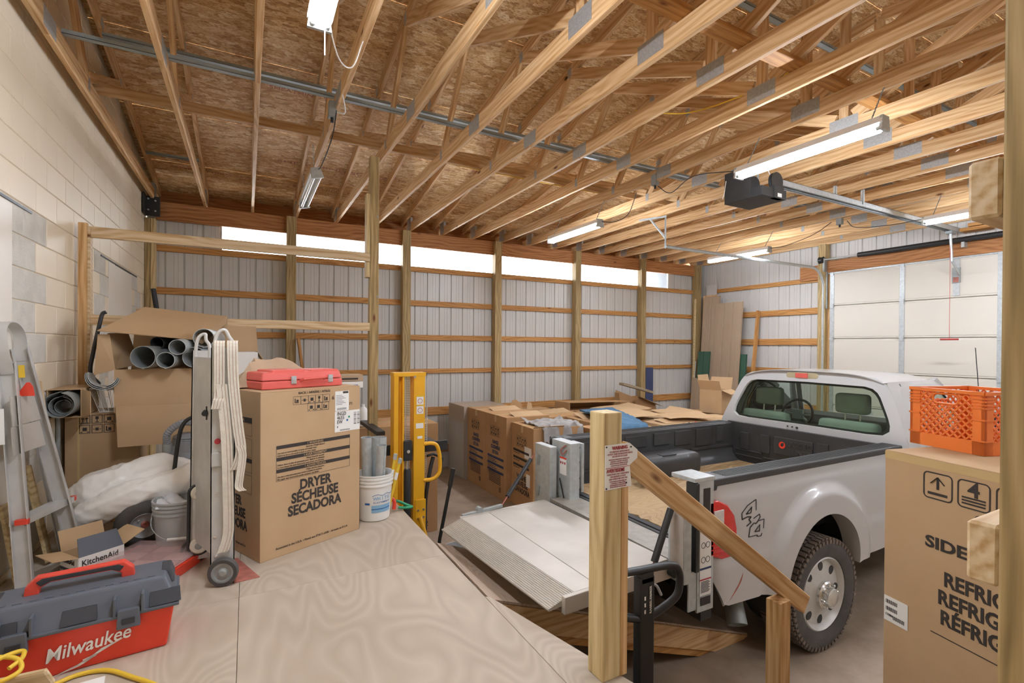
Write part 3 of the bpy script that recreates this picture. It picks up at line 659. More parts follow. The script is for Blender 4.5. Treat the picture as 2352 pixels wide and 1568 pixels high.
# ---- rail frame and posts
t = thing('timber_rail_frame', 'pale timber frame of one wall stud and two long rails behind the cartons', 'frame', (0, 5.25, 0))
ob('stud', MB().box(-1.225, -1.165, -.02, .02, DK, 3.225), 'pine_z', t, bevel=.003); ob('stud', MB().box(-1.165, -1.145, -.02, .06, DK, 3.2), 'pine_pale', t, bevel=.003)
plank('rail', (-1.145, .0, 3.155), (1.13, 0, 3.155), .038, .09, 'pine_pale', t); plank('rail', (-1.145, 0, 2.425), (1.13, 0, 2.425), .038, .085, 'pine_pale', t)
t = thing('timber_post', 'tall treated post standing behind the white pail and reaching the trusses', 'post', (1.185, 5.30, 0))
ob('post', MB().box(-.047, .047, -.03, .06, 0, 4.235), 'treated_z', t, bevel=.004); ob('cleat', MB().box(-.085, -.048, -.03, .06, 2.95, 3.83), 'newpost', t, bevel=.003)
for z in (3.6, 2.75): ob('bolt', MB().cyl((.03, -.031, z), (.03, -.036, z), .01, 10), 'galv_dull', t)
# ---- boards leaning behind the ladder
for i, (x0, y0, x1, y1, h, w, m_, lab) in enumerate(((-1.05, 4.22, -1.22, 4.34, 1.98, .09, 'pine_pale', 'pale board leaning on the wall behind the ladder, ending lower than its rails'), (-1.10, 4.12, -1.23, 4.2, 1.45, .08, 'newpost', 'short wide pale board leaning behind the foot of the ladder'), (-1.16, 3.85, -1.225, 3.85, 1.3, .1, 'newpost', 'yellowish board leaning at the far left edge beside the ladder'))):
    o = plank('leaning_board', (x0, y0, DK+.012), (x1, y1, h), .02, w, m_, up=(0, 1, 0)); tag(o, lab, 'board')
# ---- ladder
t = thing('step_ladder', 'worn aluminium step ladder with red brackets leaning at the left edge', 'ladder', (0, 0, 0))
nr = [(-1.085, 3.70, DK+.005), (-1.205, 3.84, 2.12)]; fr_ = [(-.93, 4.03, DK+.005), (-1.205, 4.02, 2.20)]
def rail(p0, p1, w=.075, d=.03, nm='rail'):
    m_ = frame(p0, p1, (0, 1, 0)); L = (V(p1)-V(p0)).length; w2 = w/2
    return ob(nm, MB().box(0, L, -w2, w2, -.003, .003).box(0, L, -w2, -w2+.004, -d, .003).box(0, L, w2-.004, w2, -d, .003), 'alu', t, m=m_)
rail(*nr); rail(*fr_)
rail((-1.02, 4.16, DK+.005), (-1.22, 4.14, 2.05), .06, .02, 'rear_rail')
arch = bez([(-1.205, 4.02, 2.12), (-1.207, 4.02, 2.24), (-1.212, 3.99, 2.31), (-1.22, 3.92, 2.35), (-1.225, 3.83, 2.345), (-1.222, 3.78, 2.29), (-1.21, 3.77, 2.18), (-1.2, 3.82, 2.05)], 6)
ob('handle_loop', rib(arch, (1, 0, .05), .06), 'alu', t, solid=.006, smooth=40)
def quad(par, nm, pts, mat, th=.006, **k): 
    return ob(nm, MB().add(pts, [(0, 1, 2, 3)]), mat, par, solid=th, **k)
quad(t, 'platform_plate', [(-1.175, 3.76, 1.93), (-1.14, 3.98, 1.915), (-1.11, 3.99, 1.765), (-1.16, 3.75, 1.76)], 'alu_plat'); quad(t, 'platform_plate', [(-1.16, 3.745, 1.755), (-1.11, 3.985, 1.76), (-1.08, 3.98, 1.61), (-1.145, 3.73, 1.60)], 'alu_plat')
for z, xn, xf in ((1.235, -1.10, -.99), (.885, -1.07, -.91)):
    st = ob('step', MB().add([(xn, 3.72, z), (xf+.03, 4.07, z+.02), (xf-.05, 4.09, z+.02), (xn-.07, 3.74, z), (xn, 3.72, z-.035), (xf+.03, 4.07, z-.015), (xf-.05, 4.09, z-.015), (xn-.07, 3.74, z-.035)], [(0, 1, 2, 3), (7, 6, 5, 4), (0, 4, 5, 1), (1, 5, 6, 2), (2, 6, 7, 3), (3, 7, 4, 0)]), 'alu', t)
    for p in ((xn-.01, 3.725, z-.012), (xf, 4.075, z+.005)): ob('step_cap', MB().cbox(p, (.06, .03, .03)), 'toolred', st, bevel=.004)
ob('spreader_bracket', MB().prism([(0, 0), (.085, .0), (.075, .055), (.06, .08), (.045, .08)], .006, MX(((1, 0, .2, -1.18), (0, .1, -1, 3.86), (0, 1, 0, 1.92), (0, 0, 0, 1)))), 'toolred', t, bevel=.002)
patch(t, 'warning_sticker', (-1.205, 3.99, 2.02), (.96, .1, 0), (-.12, 0, 1), .028, .075, 'cordyellow')
patch(t, 'label', (-1.225, 3.75, 1.66), (1, .1, 0), (-.05, 0, 1), .035, .2, 'labelwhite')
# ---- toolbox
W, Dp = .665, .29
t = thing('toolbox', 'large red and grey plastic toolbox in the left foreground', 'toolbox', (-.955, 2.675, DK), R(5.5))
def hexa(b, tp, z0, z1):   # b,tp = (x0,x1,y0,y1)
    return MB().add([(b[0], b[2], z0), (b[1], b[2], z0), (b[1], b[3], z0), (b[0], b[3], z0), (tp[0], tp[2], z1), (tp[1], tp[2], z1), (tp[1], tp[3], z1), (tp[0], tp[3], z1)], [(0, 3, 2, 1), (4, 5, 6, 7), (0, 1, 5, 4), (1, 2, 6, 5), (2, 3, 7, 6), (3, 0, 4, 7)])
ob('body', hexa((.03, W-.03, .015, Dp-.01), (0, W, 0, Dp), 0, .195), 'toolred', t, bevel=.012, seg=3)
ld = ob('lid', hexa((-.012, W+.012, -.012, Dp+.008), (.035, W-.035, .05, Dp-.03), .195, .315), 'toolgrey', t, bevel=.014, seg=3)
ob('lid_rim', MB().box(-.018, W+.018, -.018, Dp+.012, .19, .205), 'toolgrey', ld, bevel=.005)
for x in (.09, .455): 
    lt = ob('latch', hexa((x, x+.085, -.028, -.004), (x+.004, x+.081, -.024, .0), .145, .225), 'toolgrey', t, bevel=.004); ob('latch_grip', MB().box(x+.02, x+.065, -.031, -.027, .165, .19), 'tooldark', lt)
    ob('latch_guard', MB().box(x-.012, x-.002, -.02, .03, .2, .28).box(x+.087, x+.097, -.02, .03, .2, .28), 'toolgrey', ld, bevel=.002)
for x in (.02, .27, .57):
    ob('lid_recess', hexa((x, x+.12, -.0135, .01), (x+.004, x+.116, .018, .03), .21, .262), 'tooldark', ld)
for x0 in (-.002, W-.075): ob('corner_pad', hexa((x0, x0+.077, .1, .26), (x0+.02, x0+.06, .12, .24), .255, .317), 'tooldark', ld, bevel=.01)
for i in range(11): ob('tread_mark', MB().box(.06+i*.05, .06+i*.05+.03, .065, .08, .313, .3185), 'toolgrey', ld, bevel=.001)
h = ob('handle', MB().add([(.12, .13, .31), (.12, .17, .31), (.12, .17, .345), (.12, .13, .345), (.17, .13, .385), (.17, .17, .385)], []), 'toolred', t)
bpy.data.objects.remove(h)
hp = [(.13, .31), (.18, .31), (.18, .335), (.215, .355), (.425, .355), (.46, .335), (.46, .31), (.51, .31), (.505, .35), (.47, .385), (.17, .385), (.135, .35)]
h = ob('handle', MB().prism(hp, .045, MX(((1, 0, 0, 0), (0, 0, -1, .18), (0, 1, 0, 0), (0, 0, 0, 1)))), 'toolred2', t, bevel=.006)
ob('handle_grip', MB().prism([(.185, .345), (.22, .36), (.42, .36), (.455, .345), (.47, .365), (.45, .378), (.19, .378), (.17, .365)], .051, MX(((1, 0, 0, 0), (0, 0, -1, .183), (0, 1, 0, 0), (0, 0, 0, 1)))), 'tooldark', h, bevel=.003)
up = V((0, -.055, 1)); a = V((.22, .0050, .066))
txt(t, 'Milwaukee', .085, a, (1, 0, .09), (0, -.07, 1), 'labelwhite', bold=.012, sx=.78, shear=.3)
bolt = [(0, -.004), (.11, .016), (.105, .034), (.17, .048), (.165, .06), (.26, .085), (.145, .046), (.15, .034), (.09, .02), (.095, .01)]
ob('logo_bolt', MB().prism(bolt, .001, MX(((1, 0, 0, .235), (0, -.07, -1, .011), (.05, 1, 0, .002), (0, 0, 0, 1)))), 'labelwhite', t)
# ---- scrap wood, cord, paper in the corner
o = plank('scrap_board', (-.93, 2.60, DK+.07), (-.67, 2.53, DK+.10), .02, .085, 'pine_pale', up=(0, -.5, 1), bevel=.006); tag(o, 'short pale scrap board with broken end in the lower left corner', 'board')
o = plank('scrap_board', (-.95, 2.52, DK+.03), (-.69, 2.46, DK+.035), .09, .03, 'greyed', bevel=.006); tag(o, 'rough greyed wood offcut under the pale scrap board in the lower left corner', 'board')
loop = [(-.98, 2.62, .99), (-.9, 2.6, 1.02), (-.80, 2.60, 1.0), (-.765, 2.56, .97), (-.80, 2.52, .96), (-.90, 2.50, .95), (-.95, 2.47, .92), (-.90, 2.45, .955), (-.80, 2.43, .955), (-.70, 2.38, .93), (-.64, 2.33, .87), (-.62, 2.28, .848)]
cable('extension_cord', loop, .0085, 'cordyellow', 'yellow extension cord coiled over scrap wood in the lower left corner', 'cord', 8)
cable('extension_cord', [(-.80, 2.56, .98), (-.775, 2.6, .99), (-.785, 2.64, 1.0), (-.83, 2.6, 1.01), (-.9, 2.56, .99), (-.95, 2.54, .97)], .0085, 'cordyellow', 'loose knotted loop of yellow extension cord at the far left', 'cord', 8)
cable('extension_cord', [(-.70, 2.62, .84), (-.62, 2.66, .84), (-.52, 2.64, .84), (-.42, 2.54, .84), (-.3, 2.40, .84), (-.2, 2.2, .84)], .009, 'cordyellow', 'single yellow cord run curving over the plywood at the bottom edge', 'cord', 8)
o = ob('paper_sheet', MB().prism([(-.76, 2.30), (-.49, 2.38), (-.52, 2.615), (-.72, 2.60)], .0015, MX.Translation((0, 0, DK+.0005))), 'paperwhite'); tag(o, 'white sheet of paper lying on the plywood at the bottom left edge', 'paper')
# ---- small carton with grey and white print
t = opencarton('disposer_carton', 'small open grey and white printed carton behind the toolbox handle', (.23, .207, .15), (-.826, 3.842, DK), R(36), 'card_in', .004, (('y+', 70, .12), ('x+', 25, .13), ('x-', 10, .12)))
f0 = V((-.115, -.1045, 0)); 
patch(t, 'print_grey', f0+V((0, -.0003, 0)), Xf, Zf, .23, .07, 'toolgrey'); patch(t, 'print_white', f0+V((0, -.0003, .07)), Xf, Zf, .23, .08, 'labelwhite')
txt(t, 'KitchenAid', .048, f0+V((.012, -.003, .098)), Xf, Zf, 'ink', bold=.012, sx=.86); txt(t, 'BROYEUR À DÉCHETS', .026, f0+V((.012, -.003, .035)), Xf, Zf, 'labelwhite', sx=.78)
txt(t, '1 HP', .024, f0+V((.165, -.003, .006)), Xf, Zf, 'labelwhite')
patch(t, 'print_grey', V((-.1153, .1045, 0)), (0, -1, 0), Zf, .209, .07, 'toolgrey'); patch(t, 'print_white', V((-.1153, .1045, .07)), (0, -1, 0), Zf, .209, .08, 'labelwhite')
txt(t, 'KitchenAid', .042, V((-.118, .098, .1)), (0, -1, 0), Zf, 'ink', bold=.012, sx=.86); txt(t, 'FOOD WASTE DISPOSER', .02, V((-.118, .098, .04)), (0, -1, 0), Zf, 'labelwhite', sx=.8)
fl_ = MB(); c, s = math.cos(R(62)), math.sin(R(62)); 
fl_.add([(-.113, -.1045, .15), (.113, -.1045, .15), (.10, -.1045+.11*c, .15+.11*s), (-.10, -.1045+.11*c, .15+.11*s)], [(0, 1, 2, 3)]); ob('flap', fl_, 'toolgrey', t, solid=.004)
# ---- red parts organiser
t = thing('parts_organizer', 'flat red parts organizer with clear lid in front of the grey pail', 'organizer', (-.50, 3.72, DK), R(-28))
ob('tray', hexa((-.22, .22, -.17, .17), (-.24, .24, -.19, .19), 0, .075), 'toolred', t, bevel=.008)
for i in range(3):
    for j in range(3): ob('bin', hexa((-.2+.14*i, -.2+.14*i+.12, -.165+.115*j, -.165+.115*j+.1), (-.205+.14*i, -.195+.14*i+.125, -.168+.115*j, -.162+.115*j+.1), .07, .082), ('organizer_clear' if (i+j) % 2 else 'rustyred'), t, bevel=.003)
ob('clear_lid', hexa((-.235, .235, -.185, .185), (-.225, .225, -.175, .175), .083, .11), 'clearlid', t, bevel=.006)
for x in (-.12, .12): ob('latch', MB().box(x-.03, x+.03, -.2, -.188, .04, .095), 'toolred2', t, bevel=.003)
# ---- pails
def pail(name, lab, loc, r0, r1, h, mat):
    t = thing(name, lab, 'bucket', loc)
    p = [(r0-.01, 0), (r0, .008)]; 
    for k in range(1, 8): p.append((r0+(r1-r0)*k/10, h*k/10))
    for z in (.78, .86, .93): r = r0+(r1-r0)*z; p += [(r, h*z-.012), (r+.008, h*z-.008), (r+.008, h*z+.004), (r, h*z+.008)]
    p += [(r1, h-.012), (r1+.007, h-.01), (r1+.007, h), (r1-.002, h), (r1-.006, h-.02), (r0-.004, .02), (.005, .015)]
    ob('pail_body', MB().lathe(p, 36, capt=False), mat, t, smooth=45)
    return t
t = pail('plastic_pail', 'grey plastic pail beside the hand truck wheels', (-.40, 3.985, DK), .125, .148, .36, 'bucketgrey')
hd = ob('bail_handle', MB().tube(bez([(-.15, -.02, .28), (-.14, -.09, .2), (-.06, -.16, .14), (.06, -.165, .13), (.13, -.1, .18), (.15, -.02, .28)], 6), .0025, 6), 'galv', t, smooth=60); ob('handle_grip', MB().cyl((-.05, -.163, .138), (.06, -.165, .132), .009, 10), 'bucketwhite', hd, smooth=40)
ob('plastic_bag', MB().grid(lambda u, v: (-.12+.24*u, -.12+.24*v, .33+.05*math.sin(7*u+3*v)*math.sin(5*v)), 10, 10), 'clearbag', t, smooth=60, solid=.002)
t = pail('plastic_pail', 'white plastic pail with blue print holding sheet metal ducts', (.915, 4.03, DK), .12, .148, .37, 'bucketwhite')
def onpail(th, z0, z1, a, mat, nm, r_=.1335):
    mb = MB(); n = 14; 
    mb.add([((r_+(.148-.12)*(z-.2)/.37*1+.0012)*math.cos(th-a/2+a*i/n)*1.0, (r_+(.148-.12)*(z-.2)/.37+.0012)*math.sin(th-a/2+a*i/n), z) for z in (z0, z1) for i in range(n+1)], [(i, i+1, n+2+i, n+1+i) for i in range(n)]); return ob(nm, mb, mat, t)
th0 = R(-75)
onpail(th0, .075, .135, 1.3, 'lightblue', 'print_water', .1360); onpail(th0, .10, .108, 1.3, 'blue', 'print_water', .1364); onpail(th0-.9, .14, .155, .3, 'blue', 'print_logo', .1360)
for s_, z, sz, mm in (('WHITE', .178, .034, 'lightblue'), ('ELASTOMERIC', .152, .016, 'blue')):
    n = len(s_)
    for i, ch in enumerate(s_):
        an = th0+(i-(n-1)/2)*sz*.85/.137; r_ = .1365+.0757*(z-.2)
        txt(t, ch, sz, (r_*math.cos(an), r_*math.sin(an), z), (-math.sin(an), math.cos(an), 0), Zf, mm, 'CENTER', bold=.02)
for i in range(9): 
    an = th0-.6+i*.15; r_ = .1365+.0757*(.21-.2); hh = .006*abs((i % 4)-2); ob('print_peak', MB().beam((r_*math.cos(an), r_*math.sin(an), .222-hh), (r_*math.cos(an+.15), r_*math.sin(an+.15), .222-.006*abs(((i+1) % 4)-2)), .002, .003), 'blue', t)
def duct(name, lab, p0, p1, r, mat='galv', seam=True, n=28, t_=.004, ribs=0):
    L = (V(p1)-V(p0)).length; pr = [(r, 0)]
    for k in range(ribs): z = L*(k+.5)/ribs; pr += [(r, z-.004), (r-.004, z), (r, z+.004)]
    pr += [(r, L), (r-t_, L)]+[(r-t_, 0), (r, 0)]
    m_ = frame(p0, p1) @ MX.Rotation(R(90), 4, 'Y'); t = thing(name, lab, 'duct', p0)
    mi = MX.Translation(-V(p0)) @ m_
    ob('pipe', MB().lathe(pr, n, mi, False, False), mat, t, smooth=40)
    if seam: ob('seam', MB().box(r-.002, r+.004, -.006, .006, 0, L, mi), mat, t)
    return t
duct('sheet_metal_duct', 'tall galvanised duct leaning at the left inside the white pail', (.875, 4.05, DK+.025), (.845, 4.02, 1.49), .042, 'galv')
duct('sheet_metal_duct', 'wide galvanised duct standing at the back of the white pail', (.945, 4.08, DK+.03), (.965, 4.09, 1.47), .062, 'galv')
duct('sheet_metal_duct', 'front galvanised duct in the white pail with a bright seam', (.935, 3.985, DK+.03), (.955, 3.95, 1.43), .038, 'galv')
for (p0, p1, lab) in (((1.0, 3.985, .9), (1.062, 3.955, 1.31), 'yellow gas connector with steel nut in the white pail, left one'), ((1.025, 4.0, .9), (1.105, 3.97, 1.27), 'yellow gas connector with steel nut in the white pail, right one')):
    t = thing('gas_connector', lab, 'hose', p0); d = (V(p1)-V(p0))
    ob('hose', MB().tube([(0, 0, 0), d], .012, 10), 'cordyellow', t, smooth=40); ob('nut', MB().tube([d*.98, d*1.09], .016, 6), 'galv', t); ob('tag', MB().tube([d*.62, d*.78], .0135, 10), 'labelwhite', t, smooth=40)
o = ob('garden_hose_loop', MB().tube(bez([(1.10, 4.12, .87), (1.13, 4.14, .90), (1.22, 4.13, .855), (1.25, 4.10, .845), (1.2, 4.08, .85), (1.13, 4.09, .86)], 6), .012, 8), 'green', smooth=60); tag(o, 'short green hose loop on the deck edge beside the white pail', 'hose')
o = ob('red_clamp', MB().tube(bez([(1.07, 4.08, .95), (1.09, 4.07, .92), (1.085, 4.06, .86)], 5), .016, 8), 'toolred', smooth=60); tag(o, 'small red grip hanging on the side of the white pail', 'clamp')
# ---- pneumatic wheel
t = thing('pneumatic_tyre', 'black pneumatic cart wheel leaning behind the grey pail', 'wheel', (-.61, 4.12, DK+.175)); t.rotation_euler = (R(10), 0, R(12))
mw = MX.Rotation(R(90), 4, 'X')
ob('tyre', MB().lathe([(.085, -.035), (.11, -.042), (.15, -.036), (.168, -.02), (.17, 0), (.168, .02), (.15, .036), (.11, .042), (.085, .035)], 32, mw, False, False), 'rubber', t, smooth=50)
ob('rim', MB().lathe([(.0, .01), (.03, .014), (.06, .02), (.078, .03), (.086, .038), (.09, .03), (.088, 0), (.088, -.03), (.0, -.03)], 28, mw, False, False), 'bucketgrey', t, smooth=40)
ob('hub', MB().lathe([(.0, .02), (.018, .03), (.024, .022), (.024, .0)], 16, mw, False, False), 'rustyred', t, smooth=40)
for a in range(4): ob('bolt', MB().lathe([(.0, .026), (.006, .025), (.006, .015)], 8, MX.Rotation(R(45+90*a), 4, 'Y') @ MX.Translation((.05, 0, 0)) @ mw, False, False), 'galv', t)
o = ob('orange_tool_case', MB().box(-.2, .0, -.05, .05, 0, .1), 'tooldark', bevel=.008); o.location = (-.80, 4.13, DK); o.rotation_euler = (0, 0, R(20)); tag(o, 'dark case with orange edge under the plastic sheeting', 'case'); ob('orange_edge', MB().box(-.19, -.01, -.056, -.05, .07, .09), 'toolred', o)
# ---- plastic sheeting bundle
def lump(path, radii, amp, fr, seed, nu=110, nv=56, flat=1.):
    P = bez(path, 12); n = len(P)-1; mb = MB(); vs = []
    for i in range(nu+1):
        f = i/nu*n; k = min(int(f), n-1); p = P[k].lerp(P[k+1], f-k); u = i/nu*(len(radii)-1); j = min(int(u), len(radii)-2); r = radii[j]+(radii[j+1]-radii[j])*(u-j)
        d = (P[min(k+1, n)]-P[max(k-1, 0)]).normalized(); a = d.cross(V((0, 0, 1))).normalized(); b = a.cross(d)
        for q in range(nv):
            an = 2*math.pi*q/nv; e = a*math.cos(an)+b*math.sin(an)*flat
            w = p+e*r; nn = .8*NZ.noise(w*fr+V((seed, 0, 0)))-.9*abs(NZ.noise(V((w.x*2.2, w.y*9+w.x*3, w.z*9-w.x*5))+V((seed, seed, 0))))-.35*abs(NZ.noise(V((w.x*6, w.y*20, w.z*20+w.x*9))))
            vs.append(w+e*amp*nn)
    fs = [(i*nv+q, i*nv+(q+1) % nv, (i+1)*nv+(q+1) % nv, (i+1)*nv+q) for i in range(nu) for q in range(nv)]
    fs += [tuple(range(nv-1, -1, -1)), tuple(range(nu*nv, (nu+1)*nv))]
    return mb.add(vs, fs)
mb = lump([(-1.12, 4.36, 1.14), (-.9, 4.38, 1.18), (-.6, 4.38, 1.22), (-.3, 4.36, 1.25)], [.06, .18, .20, .19, .11], .05, 4, 3)
l2 = lump([(-1.06, 4.22, 1.03), (-.9, 4.18, 1.10), (-.65, 4.16, 1.20), (-.3, 4.18, 1.30)], [.03, .095, .105, .115, .09], .035, 4, 9); mb.add(l2.v, l2.f)
o = ob('plastic_sheeting', mb, 'plastic_sheet', smooth=80); tag(o, 'crumpled bundle of white plastic sheeting piled behind the pail and wheel', 'plastic sheet')
# ---- shop vacuum
t = thing('shop_vacuum', 'grey shop vacuum with ribbed hose behind the plastic sheeting', 'vacuum', (-.40, 4.68, DK))
ob('tank', MB().lathe([(.13, 0), (.15, .05), (.16, .42), (.165, .5)], 28), 'vacgrey', t, smooth=40); ob('tank_lid', MB().lathe([(.18, .5), (.185, .52), (.17, .56), (.12, .6), (.115, .67), (.08, .69)], 28), 'vacgrey', t, smooth=30)
ob('motor_vents', MB().lathe([(.118 if i % 2 else .112, .6+i*.008) for i in range(9)], 24, None, False, False), 'tooldark', t)
hs = bez([(-.14, -.1, .62), (-.13, -.13, .72), (-.03, -.12, .79), (.09, -.1, .74), (.16, -.08, .62)], 14); ob('hose', MB().tube(hs, [.028 if i % 2 else .023 for i in range(len(hs))], 12), 'vacgrey', t)
ob('hose_cuff', MB().cyl((-.14, -.1, .56), (-.14, -.1, .63), .033, 14), 'galv_dull', t, smooth=40)
cf = thing('folding_cart', 'bent dark steel cart handle arching beside the shop vacuum', 'cart', (0, 0, 0)); ob('base_plate', MB().box(-.56, -.4, 4.2, 4.3, DK, DK+.03), 'steel_dark', cf, bevel=.004)
o = ob('handle', MB().tube(bez([(-.5, 4.25, DK), (-.46, 4.25, 1.3), (-.44, 4.26, 1.5), (-.415, 4.27, 1.63), (-.36, 4.27, 1.69), (-.25, 4.27, 1.71)], 6), .014, 10), 'steel_dark', cf, smooth=60)
# ---- cartons on the left
t = carton('appliance_carton', 'brown carton with printed handling symbols standing under the wire basket', (.46, .36, .86), (-.985, 5.05, DK), 0, 'card')
for r_, ks in ((0, 'ugxc'), (1, 'xcf')): pictos(t, (-.145, -.1805, .78-r_*.075), Xf, Zf, len(ks), .066, kinds=ks)
ob('side_seam', MB().box(-.155, -.14, -.1815, -.18, .0, .85), 'tape', t)
o = ob('conduit', MB().cyl((-1.235, 4.80, DK), (-1.235, 4.80, 1.7), .014, 10), 'galv_dull', smooth=40); tag(o, 'grey conduit standing against the block wall beside the symbol carton', 'pipe')
# carton of half pipes
t = thing('pipe_carton', 'long open ended carton of nested half pipes resting on the symbol carton', 'box', (-1.15, 4.95, 1.695))
ob('body', MB().box(-.09, .09, -.35, .12, 0, .005).box(-.09, .09, -.35, .12, .2, .205).box(-.095, -.09, -.35, .12, 0, .205).box(.09, .095, -.35, .12, 0, .205), 'card', t); quad(t, 'flap', [(.095, -.35, .0), (.095, -.35, .2), (.16, -.42, .19), (.16, -.42, .02)], 'card', .004)
def halfpipe(name, lab, loc, r, L, a0, a1, mat, rz=0, tilt=0):
    t = thing(name, lab, 'duct', loc, rz); mb = MB(); n = 16
    for rr in (r,): mb.add([(rr*math.cos(R(a0+(a1-a0)*i/n)), y, rr*math.sin(R(a0+(a1-a0)*i/n))) for y in (0, L) for i in range(n+1)], [(i, i+1, n+2+i, n+1+i) for i in range(n)])
    o = ob('sheet', mb, mat, t, smooth=60, solid=.004); t.rotation_euler = (tilt, 0, rz); return t
for i, (r_, dy) in enumerate(((.088, -.1), (.068, -.05), (.05, .0))):
    halfpipe('half_pipe', ['largest galvanised pipe curl protruding from the long carton', 'middle galvanised pipe curl nested in the long carton', 'smallest galvanised pipe curl nested in the long carton'][i], (-1.15, 4.58+dy, 1.705+r_+.006+i*.008), r_, .4, 100, 440, 'galv_dull')
# wire basket with half round sheets
t = thing('wire_basket', 'white wire basket on top of the symbol carton', 'basket', (-.93, 4.98, 1.695))
x0, x1, y0, y1 = -.12, .20, -.2, .12; bx0, bx1, by0, by1 = -.07, .16, -.15, .09; hz = .19
mb = MB(); 
def wire(nm, pts, r_=.0022): ob(nm, MB().tube(pts, r_, 5), 'wirewhite', t)
wire('rim_wire', [(x0, y0, hz), (x1, y0, hz), (x1, y1, hz), (x0, y1, hz), (x0, y0, hz)], .004); wire('base_wire', [(bx0, by0, .004), (bx1, by0, .004), (bx1, by1, .004), (bx0, by1, .004), (bx0, by0, .004)], .003)
for i in range(9):
    u = i/8; wire('wire', [(x0+(x1-x0)*u, y0, hz), (bx0+(bx1-bx0)*u, by0, .005), (bx0+(bx1-bx0)*u, by1, .005), (x0+(x1-x0)*u, y1, hz)])
for j in range(9):
    u = j/8; wire('wire', [(x0, y0+(y1-y0)*u, hz), (bx0, by0+(by1-by0)*u, .005), (bx1, by0+(by1-by0)*u, .005), (x1, y0+(y1-y0)*u, hz)])
for i in range(3):
    halfpipe('half_pipe', ['outermost shiny half round sheet lying across the wire basket', 'middle shiny half round sheet lying across the wire basket', 'innermost shiny half round sheet lying across the wire basket'][i], (-.955, 4.70, 1.985+i*.004), .105-i*.008, .3, 165, 345, 'galv', R(4), R(-5))
# big open carton of ducts
t = thing('duct_carton', 'big torn open carton full of ducts with its lid raised', 'box', (-.53, 4.98, 1.70))
q = lambda nm, pts, m_='card': quad(t, nm, pts, m_, .007)
q('bottom_panel', [(-.36, -.23, 0), (.36, -.23, 0), (.36, .23, 0), (-.36, .23, 0)]); q('front_panel', [(-.36, -.23, 0), (.36, -.23, 0), (.36, -.23, .335), (-.36, -.23, .33)])
q('side_panel', [(-.36, -.23, 0), (-.36, .23, 0), (-.36, .23, .34), (-.36, -.23, .33)]); q('side_panel', [(.36, -.23, 0), (.36, .23, 0), (.36, .23, .34), (.36, -.23, .335)]); q('back_panel', [(-.36, .235, 0), (.37, .235, 0), (.37, .2, .78), (-.3, .2, .83)])
q('front_apron', [(-.355, -.237, .05), (.35, -.237, .05), (.36, -.25, -.26), (-.34, -.25, -.265)]); q('left_flap', [(-.36, -.23, .33), (-.49, -.22, .29), (-.47, -.21, .60), (-.40, -.2, .60)]); q('left_flap', [(-.36, -.23, .33), (-.26, .1, .36), (-.34, .12, .62), (-.41, -.2, .61)])
q('lid', [(-.46, -.27, .622), (.165, -.27, .562), (.37, .19, .78), (-.24, .19, .838)]); q('tuck_flap', [(.165, -.27, .562), (.37, .19, .78), (.36, .2, .72), (.2, -.2, .53)])
duct('sheet_metal_duct', 'largest open galvanised duct at the left in the big torn carton', (-.70, 4.62, 2.128), (-.58, 5.1, 2.128), .085, 'galv_dull')
duct('sheet_metal_duct', 'small round duct end low in the middle of the big torn carton', (-.555, 4.60, 2.105), (-.5, 5.1, 2.105), .062, 'galv')
duct('flex_duct', 'crumpled silver flexible duct on top of the small duct in the big carton', (-.48, 4.60, 2.205), (-.38, 5.08, 2.235), .06, 'galv', False, 28, .004, 26)
duct('sheet_metal_duct', 'shiny banded duct at the right in the big torn carton', (-.375, 4.66, 2.125), (-.28, 5.15, 2.115), .082, 'galv', True, 28, .004, 3)
duct('sheet_metal_duct', 'galvanised duct resting on the banded duct next to the hand truck', (-.31, 4.66, 2.28), (-.25, 5.14, 2.28), .075, 'galv')
duct('sheet_metal_duct', 'black duct lying behind the largest duct in the big carton', (-.63, 4.76, 2.235), (-.50, 5.14, 2.30), .05, 'blackplastic', False)
cable('black_hose', [(-1.08, 5.19, 1.90), (-1.075, 4.92, 2.0), (-1.062, 4.93, 2.15), (-1.03, 4.94, 2.35), (-1.01, 4.95, 2.46), (-.985, 4.95, 2.48)], .014, 'rubberhose', 'black rubber hose standing beside the big torn carton', 'hose', 10)
o = ob('black_tube', MB().cyl((-1.06, 8.18, 2.5), (-1.13, 8.2, 2.98), .03, 14), 'tooldark', smooth=40); tag(o, 'short black tube leaning in the far left corner', 'tube')
t = carton('white_carton', 'tall white carton with folded brown flaps behind the hand truck', (.27, .25, 1.34), (-.06, 5.0, DK), R(4), 'labelwhite', False, False)
quad(t, 'flap', [(-.12, -.127, 1.34), (.135, -.127, 1.34), (.12, -.12, 1.56), (-.1, -.12, 1.56)], 'card', .005); quad(t, 'flap', [(.135, -.12, 1.34), (.135, .12, 1.34), (.2, .1, 1.22), (.2, -.1, 1.24)], 'card', .004)
